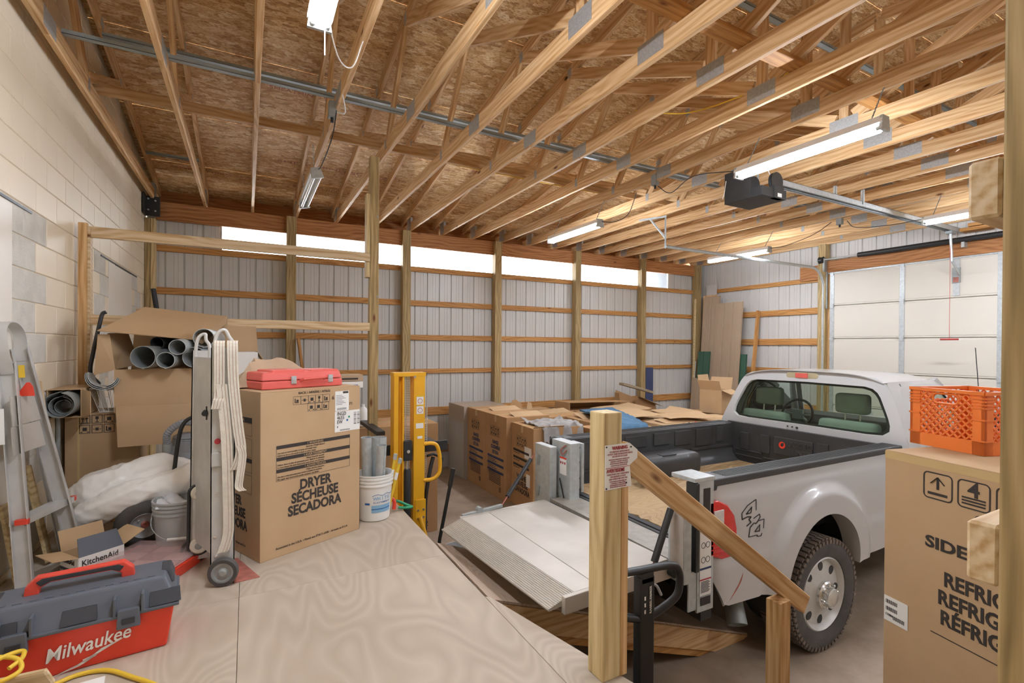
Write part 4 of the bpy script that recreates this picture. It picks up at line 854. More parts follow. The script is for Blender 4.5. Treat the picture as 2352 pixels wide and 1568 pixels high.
# ---- hand truck
t = thing('appliance_hand_truck', 'tall aluminium stair climbing hand truck draped with a webbing strap', 'hand truck', (0, 0, 0))
def stile(xa, xb, y, z0, z1, dx):
    w = xb-xa; m_ = frame((xa+w/2-dx, y, z0), (xa+w/2, y, z1), (0, 1, 0)); L = z1-z0
    return ob('side_rail', MB().box(0, L, -w/2, w/2, -.002, .002).box(0, L, -w/2, -w/2+.006, -.002, .035).box(0, L, w/2-.006, w/2, -.002, .035), 'alu', t, m=m_)
stile(-.185, -.062, 3.325, .87, 2.21, 0.0); stile(-.305, -.198, 3.66, .87, 2.19, 0.012)
for (xa, xb, y, z) in ((-.168, -.075, 3.33, 2.2), (-.285, -.21, 3.66, 2.18)):
    ob('handle_loop', MB().tube(bez([(xa, y, z-.25), (xa, y, z), (xa+.015, y, z+.09), (xa+.05, y, z+.115), (xb-.02, y, z+.075), (xb, y, z+.02), (xb, y, z-.2)], 6), .010, 8), 'alu', t, smooth=60)
for z in (2.12, 1.76, 1.35): ob('cross_bar', MB().cyl((-.14, 3.33, z), (-.25, 3.66, z), .012, 10), 'alu', t, smooth=40)
ob('back_panel', MB().add([(-.175, 3.34, 1.0), (-.295, 3.66, 1.0), (-.29, 3.66, 2.15), (-.175, 3.34, 2.15)], [(0, 1, 2, 3)]), 'alu', t, solid=.004)
def wheel(x, y, r, w, z=None, name='wheel'):
    z = DK+r if z is None else z; m_ = MX.Translation((x, y, z)) @ MX.Rotation(R(-12), 4, 'Z') @ MX.Rotation(R(90), 4, 'X')
    o = ob(name, MB().lathe([(r*.72, -w/2), (r*.95, -w/2), (r, -w/4), (r, w/4), (r*.95, w/2), (r*.72, w/2)], 28, m_, False, False), 'rubber', t, smooth=40)
    ob('hub', MB().lathe([(0, w*.55), (r*.18, w*.55), (r*.3, w*.4), (r*.34, w*.2), (r*.55, w*.2), (r*.6, w*.42), (r*.74, w*.42), (r*.74, -w/2), (0, -w/2)], 24, m_, False, False), 'galv_dull', o, smooth=30)
wheel(-.118, 3.285, .08, .045); wheel(-.29, 3.72, .08, .045)
for (x, y) in ((-.262, 3.625),):
    for z, r in ((1.30, .045), (.97, .05)): 
        m_ = MX.Translation((x, y, z)) @ MX.Rotation(R(90), 4, 'X'); o = ob('belt_roller', MB().lathe([(.01, -.02), (r-.008, -.02), (r, -.012), (r, .012), (r-.008, .02), (.01, .02)], 20, m_), 'webbing', t, smooth=40); ob('roller_hub', MB().lathe([(0, .024), (r*.35, .023), (r*.5, .018)], 12, m_, False, False), 'galv_dull', o)
    lp = [(x+.055*math.cos(R(a)), y, 1.30+.05*math.sin(R(a))) for a in range(0, 181, 20)]+[(x+.058*math.cos(R(a)), y, .97+.056*math.sin(R(a))) for a in range(180, 361, 20)]
    ob('climber_belt', MB().tube(lp, .009, 6, closed=True), 'rubberhose', t, smooth=60); ob('climber_plate', MB().box(x-.035, x+.035, y-.008, y-.003, .98, 1.29), 'alu', t, bevel=.004)
ob('nose_plate', MB().add([(-.055, 3.285, DK+.075), (-.1, 3.66, DK+.075), (-.055, 3.285, DK+.004), (-.1, 3.66, DK+.004), (.072, 3.30, DK+.004), (-.05, 3.66, DK+.004)], [(0, 1, 3, 2), (2, 3, 5, 4)]), 'rustyred', t, solid=.006)
for (x, z) in ((-.15, 1.36), (-.16, 1.11), (-.155, .995), (-.15, 1.6)): ob('rivet', MB().cyl((x, 3.322, z), (x, 3.315, z), .008, 8), 'chrome', t)
ob('strap_clip', MB().box(-.18, -.1, 3.305, 3.322, 1.52, 1.60), 'alu', t, bevel=.004); ob('reflector', MB().cyl((-.15, 3.322, 1.665), (-.15, 3.308, 1.665), .016, 14), 'signred', t, smooth=40)
ob('ratchet', MB().box(-.215, -.195, 3.42, 3.5, 1.78, 1.86).cyl((-.22, 3.40, 1.82), (-.22, 3.52, 1.82), .016, 10), 'steel_dark', t)
y = 3.275
sp = thing('webbing_strap', 'cream striped webbing strap hanging down over the hand truck', 'strap', (0, 0, 0))
for (path, w) in (([(-.14, 3.40, 2.20), (-.14, 3.34, 2.245), (-.14, y, 2.22), (-.14, y, 1.95), (-.145, y-.01, 1.91), (-.155, y-.012, 1.86)], .052),
                  ([(-.13, y-.001, 2.0), (-.105, y, 1.7), (-.095, y, 1.4), (-.092, y+.015, 1.2), (-.095, y+.02, 1.12), (-.115, y+.02, 1.04), (-.125, y+.02, 1.02)], .055),
                  ([(-.075, 3.40, 2.20), (-.075, 3.34, 2.25), (-.075, y-.004, 2.22), (-.068, y-.004, 2.0), (-.045, y-.006, 1.75), (-.03, y-.008, 1.62), (-.04, y-.008, 1.55), (-.06, y-.008, 1.5)], .055),
                  ([(-.035, y-.012, 1.64), (-.022, y-.012, 1.58), (-.035, y-.014, 1.46), (-.04, y-.016, 1.40), (-.02, y-.02, 1.375)], .042)):
    pb = bez(path, 6); b = ob('strap_length', rib(pb, (1, .1, 0), w), 'webbing', sp, solid=.0025)
    for k in (-.3, 0, .3): ob('woven_stripe', rib([p+V((k*w, -.0028, .0)) for p in pb], (1, .1, 0), .003), 'webline', b)
# ================================================================ dryer carton and stacker
def warnblock(t, org, xd, yd, w, h, mat='ink', heads=('WARNING', 'AVERTISSEMENT', 'ADVERTENCIA'), body=True, bw=.3):
    """framed warning block with three dark title bars; org = lower left"""
    xd, yd = V(xd).normalized(), V(yd).normalized(); org = V(org); n = len(heads); rh = h/n
    for (a, b, c, d) in ((0, 0, w, .0015), (0, 0, .0015, h), (w-.0015, 0, .0015, h)): patch(t, 'print_frame', org+xd*a+yd*b, xd, yd, c, d, mat, t=.0005)
    for i, s in enumerate(heads):
        o = org+yd*(h-rh*(i+1)); bar = o+yd*(rh*(1-bw)); patch(t, 'print_bar', bar, xd, yd, w, rh*bw, mat, t=.0005)
        txt(t, ('! ' if body else '')+s, rh*bw*.95, bar+xd*(w*.5)+yd*(rh*bw*.18)+xd.cross(yd)*.0008, xd, yd, 'card' if mat == 'ink' else 'card2', 'CENTER', bold=.01)
        if body:
            L = [('Excessive Weight Hazard', 'CENTER', .5), ('Use two or more people to move and install dryer.', 'LEFT', .012), ('Failure to do so can result in back or other injury.', 'LEFT', .012)] if i == 0 else ([('Risque du poids excessif', 'CENTER', .5), ('Utiliser deux ou plus de personnes pour déplacer la sécheuse.', 'LEFT', .012), ('Le non-respect de cette instruction peut causer une blessure.', 'LEFT', .012)] if i == 1 else [('Peligro de Peso Excesivo', 'CENTER', .5), ('Use dos o más personas para mover e instalar la secadora.', 'LEFT', .012), ('No seguir esta instrucción puede ocasionar una lesión.', 'LEFT', .012)])
            for k, (s2, al, u) in enumerate(L): txt(t, s2, rh*.19, o+xd*(w*u)+yd*(rh*(.50-.21*k)), xd, yd, mat, al, sx=.92)
a25 = math.atan2(.322, .684); W = .752
u = V((math.cos(a25), math.sin(a25), 0)); v_ = V((-u.y, u.x, 0)); base = V((.076, 3.505, DK))+u*W/2+v_*.36
t = carton('dryer_carton', 'large brown dryer carton standing on the plywood deck', (W, .72, 1.095), base, a25, 'card')
x0, yf = -W/2, -.3605
def fp(fu, v): return V((x0+fu*W, yf, v))
warnblock(t, fp(.138, .50), Xf, Zf, .745*W, .235)
for s, v in (('DRYER', .415), ('SÉCHEUSE', .332), ('SECADORA', .25)): txt(t, s, .093, fp(.515, v), Xf, Zf, 'ink', 'CENTER', bold=.034, sx=.84)
txt(t, 'BACK / ARRIÈRE / ATRÁS', .022, fp(.5, 1.065), Xf, Zf, 'ink', 'CENTER', bold=.01); txt(t, 'F1', .03, fp(.875, .955), Xf, Zf, 'ink', 'LEFT')
txt(t, 'Assembled in the U.S.A. • Monté aux ÉTATS-UNIS • Armado en E.U.A.', .021, fp(.5, .052), Xf, Zf, 'ink', 'CENTER', sx=.9)
pictos(t, fp(.29, .995), Xf, Zf, 5, .055, kinds='fcxgf', gap=1.0, thin=.03); pictos(t, fp(.43, .94), Xf, Zf, 3, .055, kinds='xxf', gap=1.0, thin=.03); txt(t, '6', .04, fp(.68, 1.007), Xf, Zf)
patch(t, 'shipping_label', fp(.715, .918), Xf, Zf, .115, .145, 'labelwhite')
for i in range(7): patch(t, 'label_print', fp(.725, 1.03-i*.011)+V((0, -.002, 0)), Xf, Zf, .05+.03*((i*7) % 3)/2, .004, 'vacgrey', t=.0004)
for i in range(16): patch(t, 'barcode_bar', fp(.735, .925)+V((i*.005, -.002, 0)), Xf, Zf, .002+.0015*(i % 2), .016, 'vacgrey', t=.0004)
patch(t, 'label_print', fp(.80, 1.045)+V((0, -.002, 0)), Xf, Zf, .045, .015, 'ink', t=.0004)
patch(t, 'model_label', fp(.712, .765), Xf, Zf, .285*W, .15, 'labelwhite')
for i, s in enumerate(('INGD', '4655', 'EW', '4')): txt(t, s, .038 if i < 3 else .022, fp(.735, .885-.03*i)+V((0, -.0022, 0)), Xf, Zf, 'ink', sx=.8)
for (uu, vv, m_) in ((.87, .868, 'green'), (.85, .845, 'blue')): ob('sticker_dot', MB().cyl(fp(uu, vv)+V((0, -.002, 0)), fp(uu, vv)+V((0, -.003, 0)), .008, 14), m_, t)
for k in range(2):
    for i in range(9): patch(t, 'barcode_bar', fp(.925+k*.04, .81+i*.0105)+V((0, -.002, 0)), Xf, Zf, .022, .003+.002*(i % 3 == 0), 'ink', t=.0004)
for i in range(14): patch(t, 'barcode_bar', fp(.77, .772)+V((i*.006, -.002, 0)), Xf, Zf, .003, .009, 'ink', t=.0004)
# left side print
xs_, ys_ = -W/2-.0005, .36
def lp(f, v): return V((xs_, ys_-f*.72, v))
yd_ = (0, -1, 0)
for v0, hh in ((.80, .12), (.66, .12), (.56, .09), (.42, .12)): 
    warnblock(t, lp(.25, v0), yd_, Zf, .6*.72, hh, 'ink', ('ADVERTENCIA',) if v0 in (.80, .56) else (), False) if v0 in (.80, .56) else [patch(t, 'print_frame', lp(.25, v0)+V((0, -a, b)), yd_, Zf, c, d, 'ink', t=.0005) for (a, b, c, d) in ((0, 0, .43, .0015), (0, hh, .43, .0015), (.43, 0, .0015, hh))]
    for k in range(4): txt(t, 'Utiliser deux personnes ou plus pour installer', .016, lp(.27, v0+.015+.016*k), yd_, Zf, 'ink', sx=.9)
for s, v in (('DRYER', .33), ('SÉCHEUSE', .25), ('SECADORA', .17)): txt(t, s, .085, lp(.5, v), yd_, Zf, 'ink', 'CENTER', bold=.034, sx=.86)
txt(t, 'Assembled in the U.S.A. • Monté aux É.-U.', .02, lp(.5, .06), yd_, Zf, 'ink', 'CENTER')
# red tool case
t = thing('tool_case', 'faded red plastic power tool case lying on the dryer carton', 'tool case', V((.085, 3.64, DK+1.097)), a25+R(-2))
ob('case_base', hexa((0, .60, 0, .30), (.0, .60, 0, .30), 0, .055), 'casered', t, bevel=.012, seg=3); ob('case_lid', hexa((.0, .60, 0, .30), (.015, .585, .02, .28), .058, .115), 'casered', t, bevel=.014, seg=3)
ob('case_lid_panel', hexa((.08, .32, .02, .28), (.09, .31, .04, .26), .11, .128), 'casered', t, bevel=.008); ob('case_lid_panel', hexa((.36, .59, .02, .28), (.37, .58, .04, .26), .11, .124), 'casered', t, bevel=.008)
for x in (.20, .48): lt = ob('latch', MB().box(x, x+.036, -.009, .001, .03, .085), 'galv', t, bevel=.003); ob('latch_hook', MB().box(x+.006, x+.03, -.013, -.008, .035, .06), 'chrome', lt)
ob('handle', MB().tube([(.27, .005, .05), (.275, -.03, .062), (.44, -.03, .07), (.45, .005, .06)], .011, 8), 'casered', t, smooth=50)
def crumple(name, lab, cx, cy, z, w, d, h, mat, seed, cat='paper', n=16, rz=0):
    c, s = math.cos(rz), math.sin(rz)
    def fn(u, v):
        x, y = (u-.5)*w, (v-.5)*d; e = min(u, 1-u, v, 1-v)*4; zz = h*min(1, e)*(.5+.6*NZ.noise(V((u*3+seed, v*3, 0))))+.012*NZ.noise(V((u*11, v*11, seed)))+.006
        return (cx+x*c-y*s, cy+x*s+y*c, z+max(.003, zz))
    o = ob(name, MB().grid(fn, n, n), mat, None, smooth=25, solid=.002); tag(o, lab, cat); return o
crumple('kraft_paper', 'crumpled brown kraft paper spilling behind the red tool case', .155, 4.10, DK+1.097, .66, .36, .26, 'brownpaper', 5, rz=a25)
t = carton('small_carton', 'narrow brown carton standing behind the dryer carton', (.24, .26, 1.0), (.78, 4.75, DK), 0, 'card')
for i, (z, lab) in enumerate(((1.838, 'lower white small parts box above the dryer carton corner'), (1.90, 'upper wrapped small parts box above the dryer carton corner'))):
    b = ob('parts_box', MB().box(.68-.0*i, .945, 4.64, 4.84, z, z+.058), 'labelwhite' if i == 0 else 'brownpaper', bevel=.003); tag(b, lab, 'box'); patch(b, 'print', (.72, 4.639, z+.015), Xf, Zf, .18, .015, 'blue' if i == 0 else 'ink')
t = thing('plastic_jug', 'white plastic jug on the carton beyond the wooden post', 'jug', (1.165, 5.72, 1.305))
ob('jug_body', MB().lathe([(.045, 0), (.055, .01), (.055, .16), (.045, .2), (.02, .225)], 24), 'bucketwhite', t, smooth=40); ob('cap', MB().cyl((0, 0, .222), (0, 0, .25), .02, 14), 'bucketwhite', t, smooth=40)
t = carton('range_carton', 'brown appliance carton on the floor behind the yellow stacker', (1.08, .72, 1.3), (1.49, 5.97, 0), 0, 'card2')
for i in range(5): patch(t, 'print_frame', (.16, -.3605, .3+.13*i), Xf, Zf, .1, .003, 'ink')
patch(t, 'print_bar', (.16, -.3605, .62), Xf, Zf, .1, .035, 'ink_blue'); txt(t, '2', .09, (.34, -.362, .62), Xf, Zf, 'ink'); txt(t, '2', .09, (.38, -.362, .08), Xf, Zf, 'ink'); patch(t, 'label', (.19, -.361, .98), Xf, Zf, .16, .18, 'labelwhite')
txt(t, 'RANGE', .03, (.2, -.363, 1.1), Xf, Zf, 'ink')
# yellow manual stacker
t = thing('manual_stacker', 'yellow manual pallet stacker standing on the floor at the deck edge', 'stacker', (0, 4.6, 0))
def cmast(xa, xb, nm, front=True): return ob(nm, MB().box(xa, xb, -.01, 0, .08, 1.955).box(xa, xa+.012, 0, .12, .08, 1.955).box(xb-.012, xb, 0, .12, .08, 1.955), 'yellow', t, bevel=.002, seg=1)
cmast(1.222, 1.265, 'mast_column'); ob('mast_web', MB().box(1.265, 1.318, .05, .06, .08, 1.93), 'yellow', t); ob('mast_edge', MB().box(1.305, 1.322, -.005, .12, .08, 1.93), 'yellow', t, bevel=.002)
cmast(1.415, 1.525, 'mast_column'); ob('top_bar', MB().box(1.218, 1.535, -.012, .13, 1.935, 1.972), 'yellow', t, bevel=.003); ob('top_bolt', MB().cyl((1.42, -.013, 1.93), (1.42, -.022, 1.93), .012, 10), 'chrome', t)
g = MB()
for i in range(58): z = .88+i*.0175; g.beam((1.335, .25, z), (1.635, .25, z), .004, .005)
for x in (1.335, 1.41, 1.48, 1.56, 1.635): g.beam((x, .252, .86), (x, .252, 1.9), .005, .005)
o = ob('guard_mesh', g, 'wirewhite', t); o['kind'] = 'stuff'
ob('hydraulic_cylinder', MB().lathe([(.036, .42), (.036, 1.03), (.03, 1.045)], 18, MX.Translation((1.355, .0, 0))), 'blackplastic', t, smooth=40); ob('piston_rod', MB().cyl((1.355, 0, 1.04), (1.355, 0, 1.16), .014, 12), 'chrome', t, smooth=40)
ob('chain_head', MB().box(1.315, 1.395, -.03, .03, 1.13, 1.32), 'blackplastic', t, bevel=.006); ob('head_pin', MB().cyl((1.355, -.03, 1.22), (1.355, -.042, 1.22), .016, 12), 'chrome', t, smooth=40)
ch = MB(); z = .45
while z < 1.2: ch.cbox((1.318, .02, z), (.014, .012, .016)); z += .022
ob('lift_chain', ch, 'steel_dark', t)
ob('grab_handle', MB().tube(bez([(1.515, 0, 1.272), (1.60, 0, 1.272), (1.655, 0, 1.24), (1.683, 0, 1.13), (1.684, 0, 1.0), (1.655, 0, .945), (1.60, 0, .917), (1.515, 0, .918)], 6), .019, 10), 'yellow', t, smooth=60)
for z in (1.66, 1.57): 
    d = patch(t, 'warning_decal', (1.44, -.0105, z), Xf, Zf, .07, .075, 'labelwhite'); patch(t, 'decal_title', (1.44, -.0125, z+.078), Xf, Zf, .07, .012, 'cordyellow'); ob('decal_mark', MB().lathe([(.02, 0), (.024, 0), (.024, .001), (.02, .001)], 20, MX.Translation((1.475, -.0125, z+.035)) @ MX.Rotation(R(90), 4, 'X'), False, False), 'signred', t)
patch(t, 'label', (1.435, -.0105, 1.43), Xf, Zf, .075, .05, 'labelwhite'); patch(t, 'label', (1.45, -.0105, 1.33), Xf, Zf, .05, .025, 'labelwhite')
ob('base_bracket', MB().box(1.43, 1.535, -.025, -.008, .42, .74), 'yellow', t, bevel=.004)
for (x, z) in ((1.455, .64), (1.51, .645), (1.455, .56), (1.51, .57)): ob('bolt', MB().cyl((x, -.025, z), (x, -.035, z), .011, 6), 'chrome', t)
ob('brace_tube', MB().tube([(1.47, -.05, .58), (1.56, -.25, .12)], .02, 10), 'yellow', t, smooth=40); ob('leg', MB().box(1.22, 1.27, -.35, .8, .05, .11), 'yellow', t, bevel=.004); ob('leg', MB().box(1.54, 1.59, -.35, .8, .05, .11), 'yellow', t, bevel=.004); ob('base_bar', MB().box(1.22, 1.59, -.02, .1, .06, .14), 'yellow', t, bevel=.004)
for x in (1.245, 1.565):
    for yy in (-.3, .75): ob('wheel', MB().cyl((x-.02, yy, .045), (x+.02, yy, .045), .045, 16), 'blackplastic', t, smooth=40)
ob('fork', MB().box(1.1, 1.18, .15, .95, 1.36, 1.40), 'steel_dark', t, bevel=.004); ob('fork', MB().box(1.66, 1.74, .15, .95, 1.2, 1.24), 'steel_dark', t, bevel=.004); ob('fork_carriage', MB().box(1.1, 1.82, .14, .17, 1.16, 1.26), 'steel_dark', t, bevel=.003)
ob('tow_handle', MB().tube(bez([(1.57, .1, .3), (1.60, .18, .66), (1.66, .22, .95), (1.70, .24, 1.08)], 6), .02, 10), 'steel_dark', t, smooth=60)
ob('tow_grip', MB().tube([(1.63, .22, 1.1), (1.70, .24, 1.11), (1.80, .24, 1.06), (1.79, .24, .97), (1.75, .23, .90)], .014, 8), 'steel_dark', t, smooth=60)
o = ob('pry_bar', MB().tube([(1.545, 4.36, .0), (1.60, 4.355, .42), (1.70, 4.35, .92)], .017, 10).tube([(1.695, 4.35, .90), (1.728, 4.35, 1.065)], .022, 10), 'steel_dark', smooth=50); tag(o, 'black steel bar with foam grip leaning between stacker and liftgate', 'bar')
t = pail('plastic_pail', 'pale grey tub lying under the liftgate corner beside the ramp', (1.74, 4.2, 0), .13, .16, .36, 'bucketgrey')
# ================================================================ cartons along the back
def printed(t, size, title, face='x-', bars='ink_blue', top=None, icons=True, wide=.72):
    sx, sy, sz = size
    if face == 'x-': org = lambda f, v: V((-sx/2-.0005, sy/2-f*sy, v)); xd = (0, -1, 0); w = sy
    else: org = lambda f, v: V((-sx/2+f*sx, -sy/2-.0005, v)); xd = Xf; w = sx
    if icons: pictos(t, org(.25, sz*.80), xd, Zf, 4, .075, kinds='fgcx', gap=1.0, thin=.03); pictos(t, org(.25, sz*.80-.075), xd, Zf, 4, .075, kinds='xcfg', gap=1.0, thin=.03)
    return org, xd, w
for k, (yc, lab) in enumerate(((7.2, 'tall brown range carton beside the plastic wrapped appliance'), (6.5, 'tall brown range carton between its twin and the washer carton'))):
    S3 = (.72, .695, 1.21); t = carton('range_carton', lab, S3, (3.61, yc, 0), 0, 'card2', group='range cartons')
    org, xd, w = printed(t, S3, 'RANGE')
    for i, s in enumerate(('RANGE', 'CUISINIÈRE', 'ESTUFA')): txt(t, s, .075, org(.5, .78-.075*i), xd, Zf, 'ink_blue', 'CENTER', bold=.03, sx=.8)
    for i in range(3): patch(t, 'print_bar', org(.12, .56-.1*i), xd, Zf, .76*w, .035, 'ink_blue'); txt(t, 'Utiliser deux personnes ou plus', .022, org(.14, .535-.1*i), xd, Zf, 'ink_blue', sx=.9); txt(t, 'pour déplacer et installer la cuisinière', .022, org(.14, .51-.1*i), xd, Zf, 'ink_blue', sx=.9)
    for i in range(8): patch(t, 'print_line', org(.2, .2+.022*i), xd, Zf, .55*w, .009, 'ink')
    ob('torn_flap', MB().add([(-.2, -.3, 1.212), (.3, -.3, 1.212), (.28, -.12, 1.26), (-.18, -.08, 1.25)], [(0, 1, 2, 3)]), 'card_in', t, solid=.005)
    for z in range(6): patch(t, 'barcode_bar', org(.68, .1+.012*z), xd, Zf, .06, .006, 'ink')
S3 = (.75, .68, 1.2); t = carton('wrapped_appliance', 'appliance in clear stretch wrap with a brown cardboard top cap', S3, (3.57, 7.9, 0), 0, 'siding', False, False, cat='appliance')
ob('cardboard_cap', MB().box(-.38, .38, -.345, .345, .92, 1.215), 'card', t, bevel=.003); ob('corner_post', MB().box(-.382, -.36, -.347, -.32, 0, .93).box(-.382, -.36, .32, .347, 0, .93), 'card', t); ob('stretch_wrap', MB().box(-.386, .386, -.351, .351, .01, 1.22), 'wrapfilm', t)
S3 = (.72, .665, 1.15); t = carton('washer_carton', 'brown washer carton under the grey moving blanket', S3, (3.67, 5.79, 0), R(-3), 'card2')
org, xd, w = printed(t, S3, 'WASHER')
for i, s in enumerate(('WASHER', 'LAVEUSE', 'LAVADORA')): txt(t, s, .10, org(.52, .40-.09*i), xd, Zf, 'ink', 'CENTER', bold=.034, sx=.82)
for i in range(3): patch(t, 'print_bar', org(.1, .77-.1*i), xd, Zf, .72*w, .032, 'ink'); txt(t, 'Risque du poids excessif', .02, org(.12, .745-.1*i), xd, Zf, 'ink', sx=.9)
patch(t, 'shipping_label', org(.62, .72), xd, Zf, .2, .16, 'labelwhite'); patch(t, 'shipping_label', org(.70, .35), xd, Zf, .11, .17, 'labelwhite')
pictos(t, (-.1, -.333, .96), Xf, Zf, 3, .07, kinds='fcx', gap=1.0, thin=.03); txt(t, 'F1', .05, (-.28, -.333, .9), Xf, Zf)
ob('open_flap', MB().add([(-.362, -.33, 1.155), (.1, -.33, 1.155), (.1, -.36, 1.175), (-.37, -.36, 1.18)], [(0, 1, 2, 3)]), 'card_in', t, solid=.005)
def drape(name, lab, fn, mat, nu=44, nv=44, th=.012):
    o = ob(name, MB().grid(fn, nu, nv), mat, smooth=70, solid=-th); tag(o, lab, 'blanket'); return o
def gfn(u, v):
    x = 3.42+.66*u; y = 6.05-.75*v; top = 1.175+.05*NZ.noise(V((x*6, y*6, 1)))+.022*NZ.noise(V((x*17, y*17, 3)))+.02*math.sin(28*(x*.7+y*.5))
    e = 5.47+.08*NZ.noise(V((x*5, 0, 2)))
    if y < e: d = e-y; y2 = e-.02-.12*d-.02*math.sin(x*30); z = top-d*1.35+.015*math.sin(x*42+2*d); return (x, y2, z)
    return (x, y, max(top, 1.165))
drape('moving_blanket', 'grey moving blanket draped over the washer carton', gfn, 'blanketgrey')
# cartons in the second row by the truck
rowb = [((4.72, 7.05, 0), (.78, .7, 1.08), 'brown carton with raised flap in the second row behind the washer carton'), ((5.0, 6.28, 0), (.8, .74, 1.08), 'brown carton partly under the blue blanket'),
        ((4.72, 5.42, 0), (.95, .72, 1.08), 'brown carton under the blue blanket close to the truck bed'), ((6.0, 5.5, 0), (.9, .75, 1.05), 'brown carton with screwdrivers on top beyond the truck bed'),
        ((6.95, 5.6, 0), (.8, .7, 1.05), 'brown carton next to the truck cab window'), ((5.95, 6.35, 0), (.9, .78, 1.05), 'brown carton in the middle of the back group'), ((6.9, 6.5, 0), (.85, .8, 1.03), 'brown carton behind the cab in front of the open box'), ((5.7, 7.2, 0), (.95, .75, 1.0), 'brown carton below the flattened carton pile')]
for (p, s, lab) in rowb:
    t = carton('appliance_carton', lab, s, p, R(random.uniform(-3, 3)), 'card2' if s[2] > 1.06 else 'card', group='cartons behind the truck')
    txt(t, 'THIS SIDE UP', .03, (-s[0]/2-.001, .15, s[2]-.12), (0, -1, 0), Zf); pictos(t, (-s[0]/2-.001, .2, s[2]-.4), (0, -1, 0), Zf, 3, .07, kinds='ugx', gap=1.0, thin=.03); pictos(t, (-.1, -s[1]/2-.001, s[2]-.4), Xf, Zf, 3, .07, kinds='ugx', gap=1.0, thin=.03); txt(t, 'WASHER LAVEUSE', .03, (-.1, -s[1]/2-.001, s[2]-.1), Xf, Zf)
    ob('loose_flap', MB().add([(-.3, .0, s[2]+.002), (.3, .0, s[2]+.002), (.32, .30, s[2]+random.uniform(.01, .05)), (-.28, .31, s[2]+random.uniform(.01, .06))], [(0, 1, 2, 3)]), 'card_in', t, solid=.005)
def bfn(u, v):
    x = (4.93+.7*u)*(1-v)+(4.27+.5*u)*v; y = 6.7-1.85*v; z = 1.125+.05*math.sin(math.pi*v)*(.6+.4*math.sin(5*u))+.015*NZ.noise(V((x*7, y*7, 5)))
    e = 5.04
    if y < e: d = e-y; return (x, e-.02-.15*d, 1.13-d*.95)
    return (x, y, z+.02)
drape('moving_blanket', 'blue quilted moving blanket lying over the cartons', bfn, 'blanketblue', th=.03)
# flattened cartons
for (cx, cy, z, w, d, rz, lab) in ((5.55, 6.2, 1.122, .9, .7, 10, 'flattened carton sheet lying in the middle of the back group'), (6.3, 5.7, 1.11, .8, .5, -15, 'flattened carton sheet with a curled corner near the cab'), (6.1, 7.0, 1.10, 1.0, .6, 5, 'long flattened carton sheet at the rear of the back group'), (6.75, 6.2, 1.092, .7, .6, 25, 'small flattened carton sheet behind the cab')):
    def fn(u, v, cx=cx, cy=cy, z=z, w=w, d=d, rz=rz):
        x, y = (u-.5)*w, (v-.5)*d; c, s = math.cos(R(rz)), math.sin(R(rz)); return (cx+x*c-y*s, cy+x*s+y*c, z+.05*(u*u)*(v)+.01*math.sin(6*u))
    o = ob('cardboard_sheet', MB().grid(fn, 10, 8), 'card_in', smooth=50, solid=.005); tag(o, lab, 'cardboard')
t = thing('flattened_carton', 'folded long carton lying open at the foot of the back wall pile', 'box', (6.05, 7.75, 1.012)); 
q = lambda nm, pts, m_='card2': quad(t, nm, pts, m_, .006)
q('lower_panel', [(-.75, -.25, .02), (.75, -.25, .0), (.75, .25, .0), (-.75, .25, .02)]); q('upper_panel', [(-.75, -.25, .17), (.75, -.27, .13), (.75, .25, .1), (-.75, .25, .16)]); q('end_panel', [(-.75, -.25, .02), (-.75, .25, .02), (-.75, .25, .16), (-.75, -.25, .17)]); q('side_panel', [(-.75, .25, .0), (.75, .25, 0), (.75, .25, .1), (-.75, .25, .16)])
t = thing('leaning_carton', 'crushed brown carton leaning on the back wall under a dark plank', 'box', (7.35, 8.0, 0))
q('face_panel', [(-.42, -.25, .02), (.6, -.22, .02), (.72, .12, .95), (.2, .16, 1.16), (-.25, .17, 1.32), (-.36, .1, 1.25)]); q('side_panel', [(-.42, -.25, .02), (-.36, .1, 1.25), (-.34, .26, 1.25), (-.42, .2, .02)]); q('back_panel', [(-.42, .2, .02), (.6, .25, .02), (.72, .27, .95), (-.3, .27, 1.3)]); q('flap', [(.2, .16, 1.16), (.72, .12, .95), (.78, -.05, .92), (.3, -.02, 1.1)], 'card')
o = plank('dark_plank', (6.84, 7.85, 1.47), (7.72, 7.9, 1.26), .14, .05, 'greyed'); tag(o, 'weathered plank lying across the crushed carton by the back wall', 'plank')
o = ob('metal_offcut', MB().box(8.02, 8.25, 8.38, 8.42, .9, 1.765), 'ink_blue', bevel=.002); tag(o, 'narrow dark blue panel standing against the back wall', 'panel')
o = ob('torn_cardboard', MB().prism([(-.15, 0), (.12, 0), (.16, .1), (.02, .2), (-.05, .19)], .006, MX.Translation((4.35, 7.9, 1.05)) @ MX.Rotation(R(85), 4, 'X')), 'card2'); tag(o, 'torn pointed cardboard piece sticking up behind the range cartons', 'cardboard')
o = ob('torn_cardboard', MB().prism([(-.1, 0), (.12, 0), (.1, .13), (-.03, .15)], .006, MX.Translation((4.62, 7.85, 1.05)) @ MX.Rotation(R(80), 4, 'X') @ MX.Rotation(R(30), 4, 'Y')), 'card_in'); tag(o, 'small torn cardboard piece sticking up right of the pointed one', 'cardboard')
t = carton('appliance_carton', 'brown carton standing at the back wall behind the range cartons', (.7, .5, 1.05), (4.75, 7.98, 0), 0, 'card2', group='cartons behind the truck')
t = carton('appliance_carton', 'low brown carton under the folded long carton at the back wall', (1.4, .5, 1.0), (6.05, 7.98, 0), 0, 'card', group='cartons behind the truck')
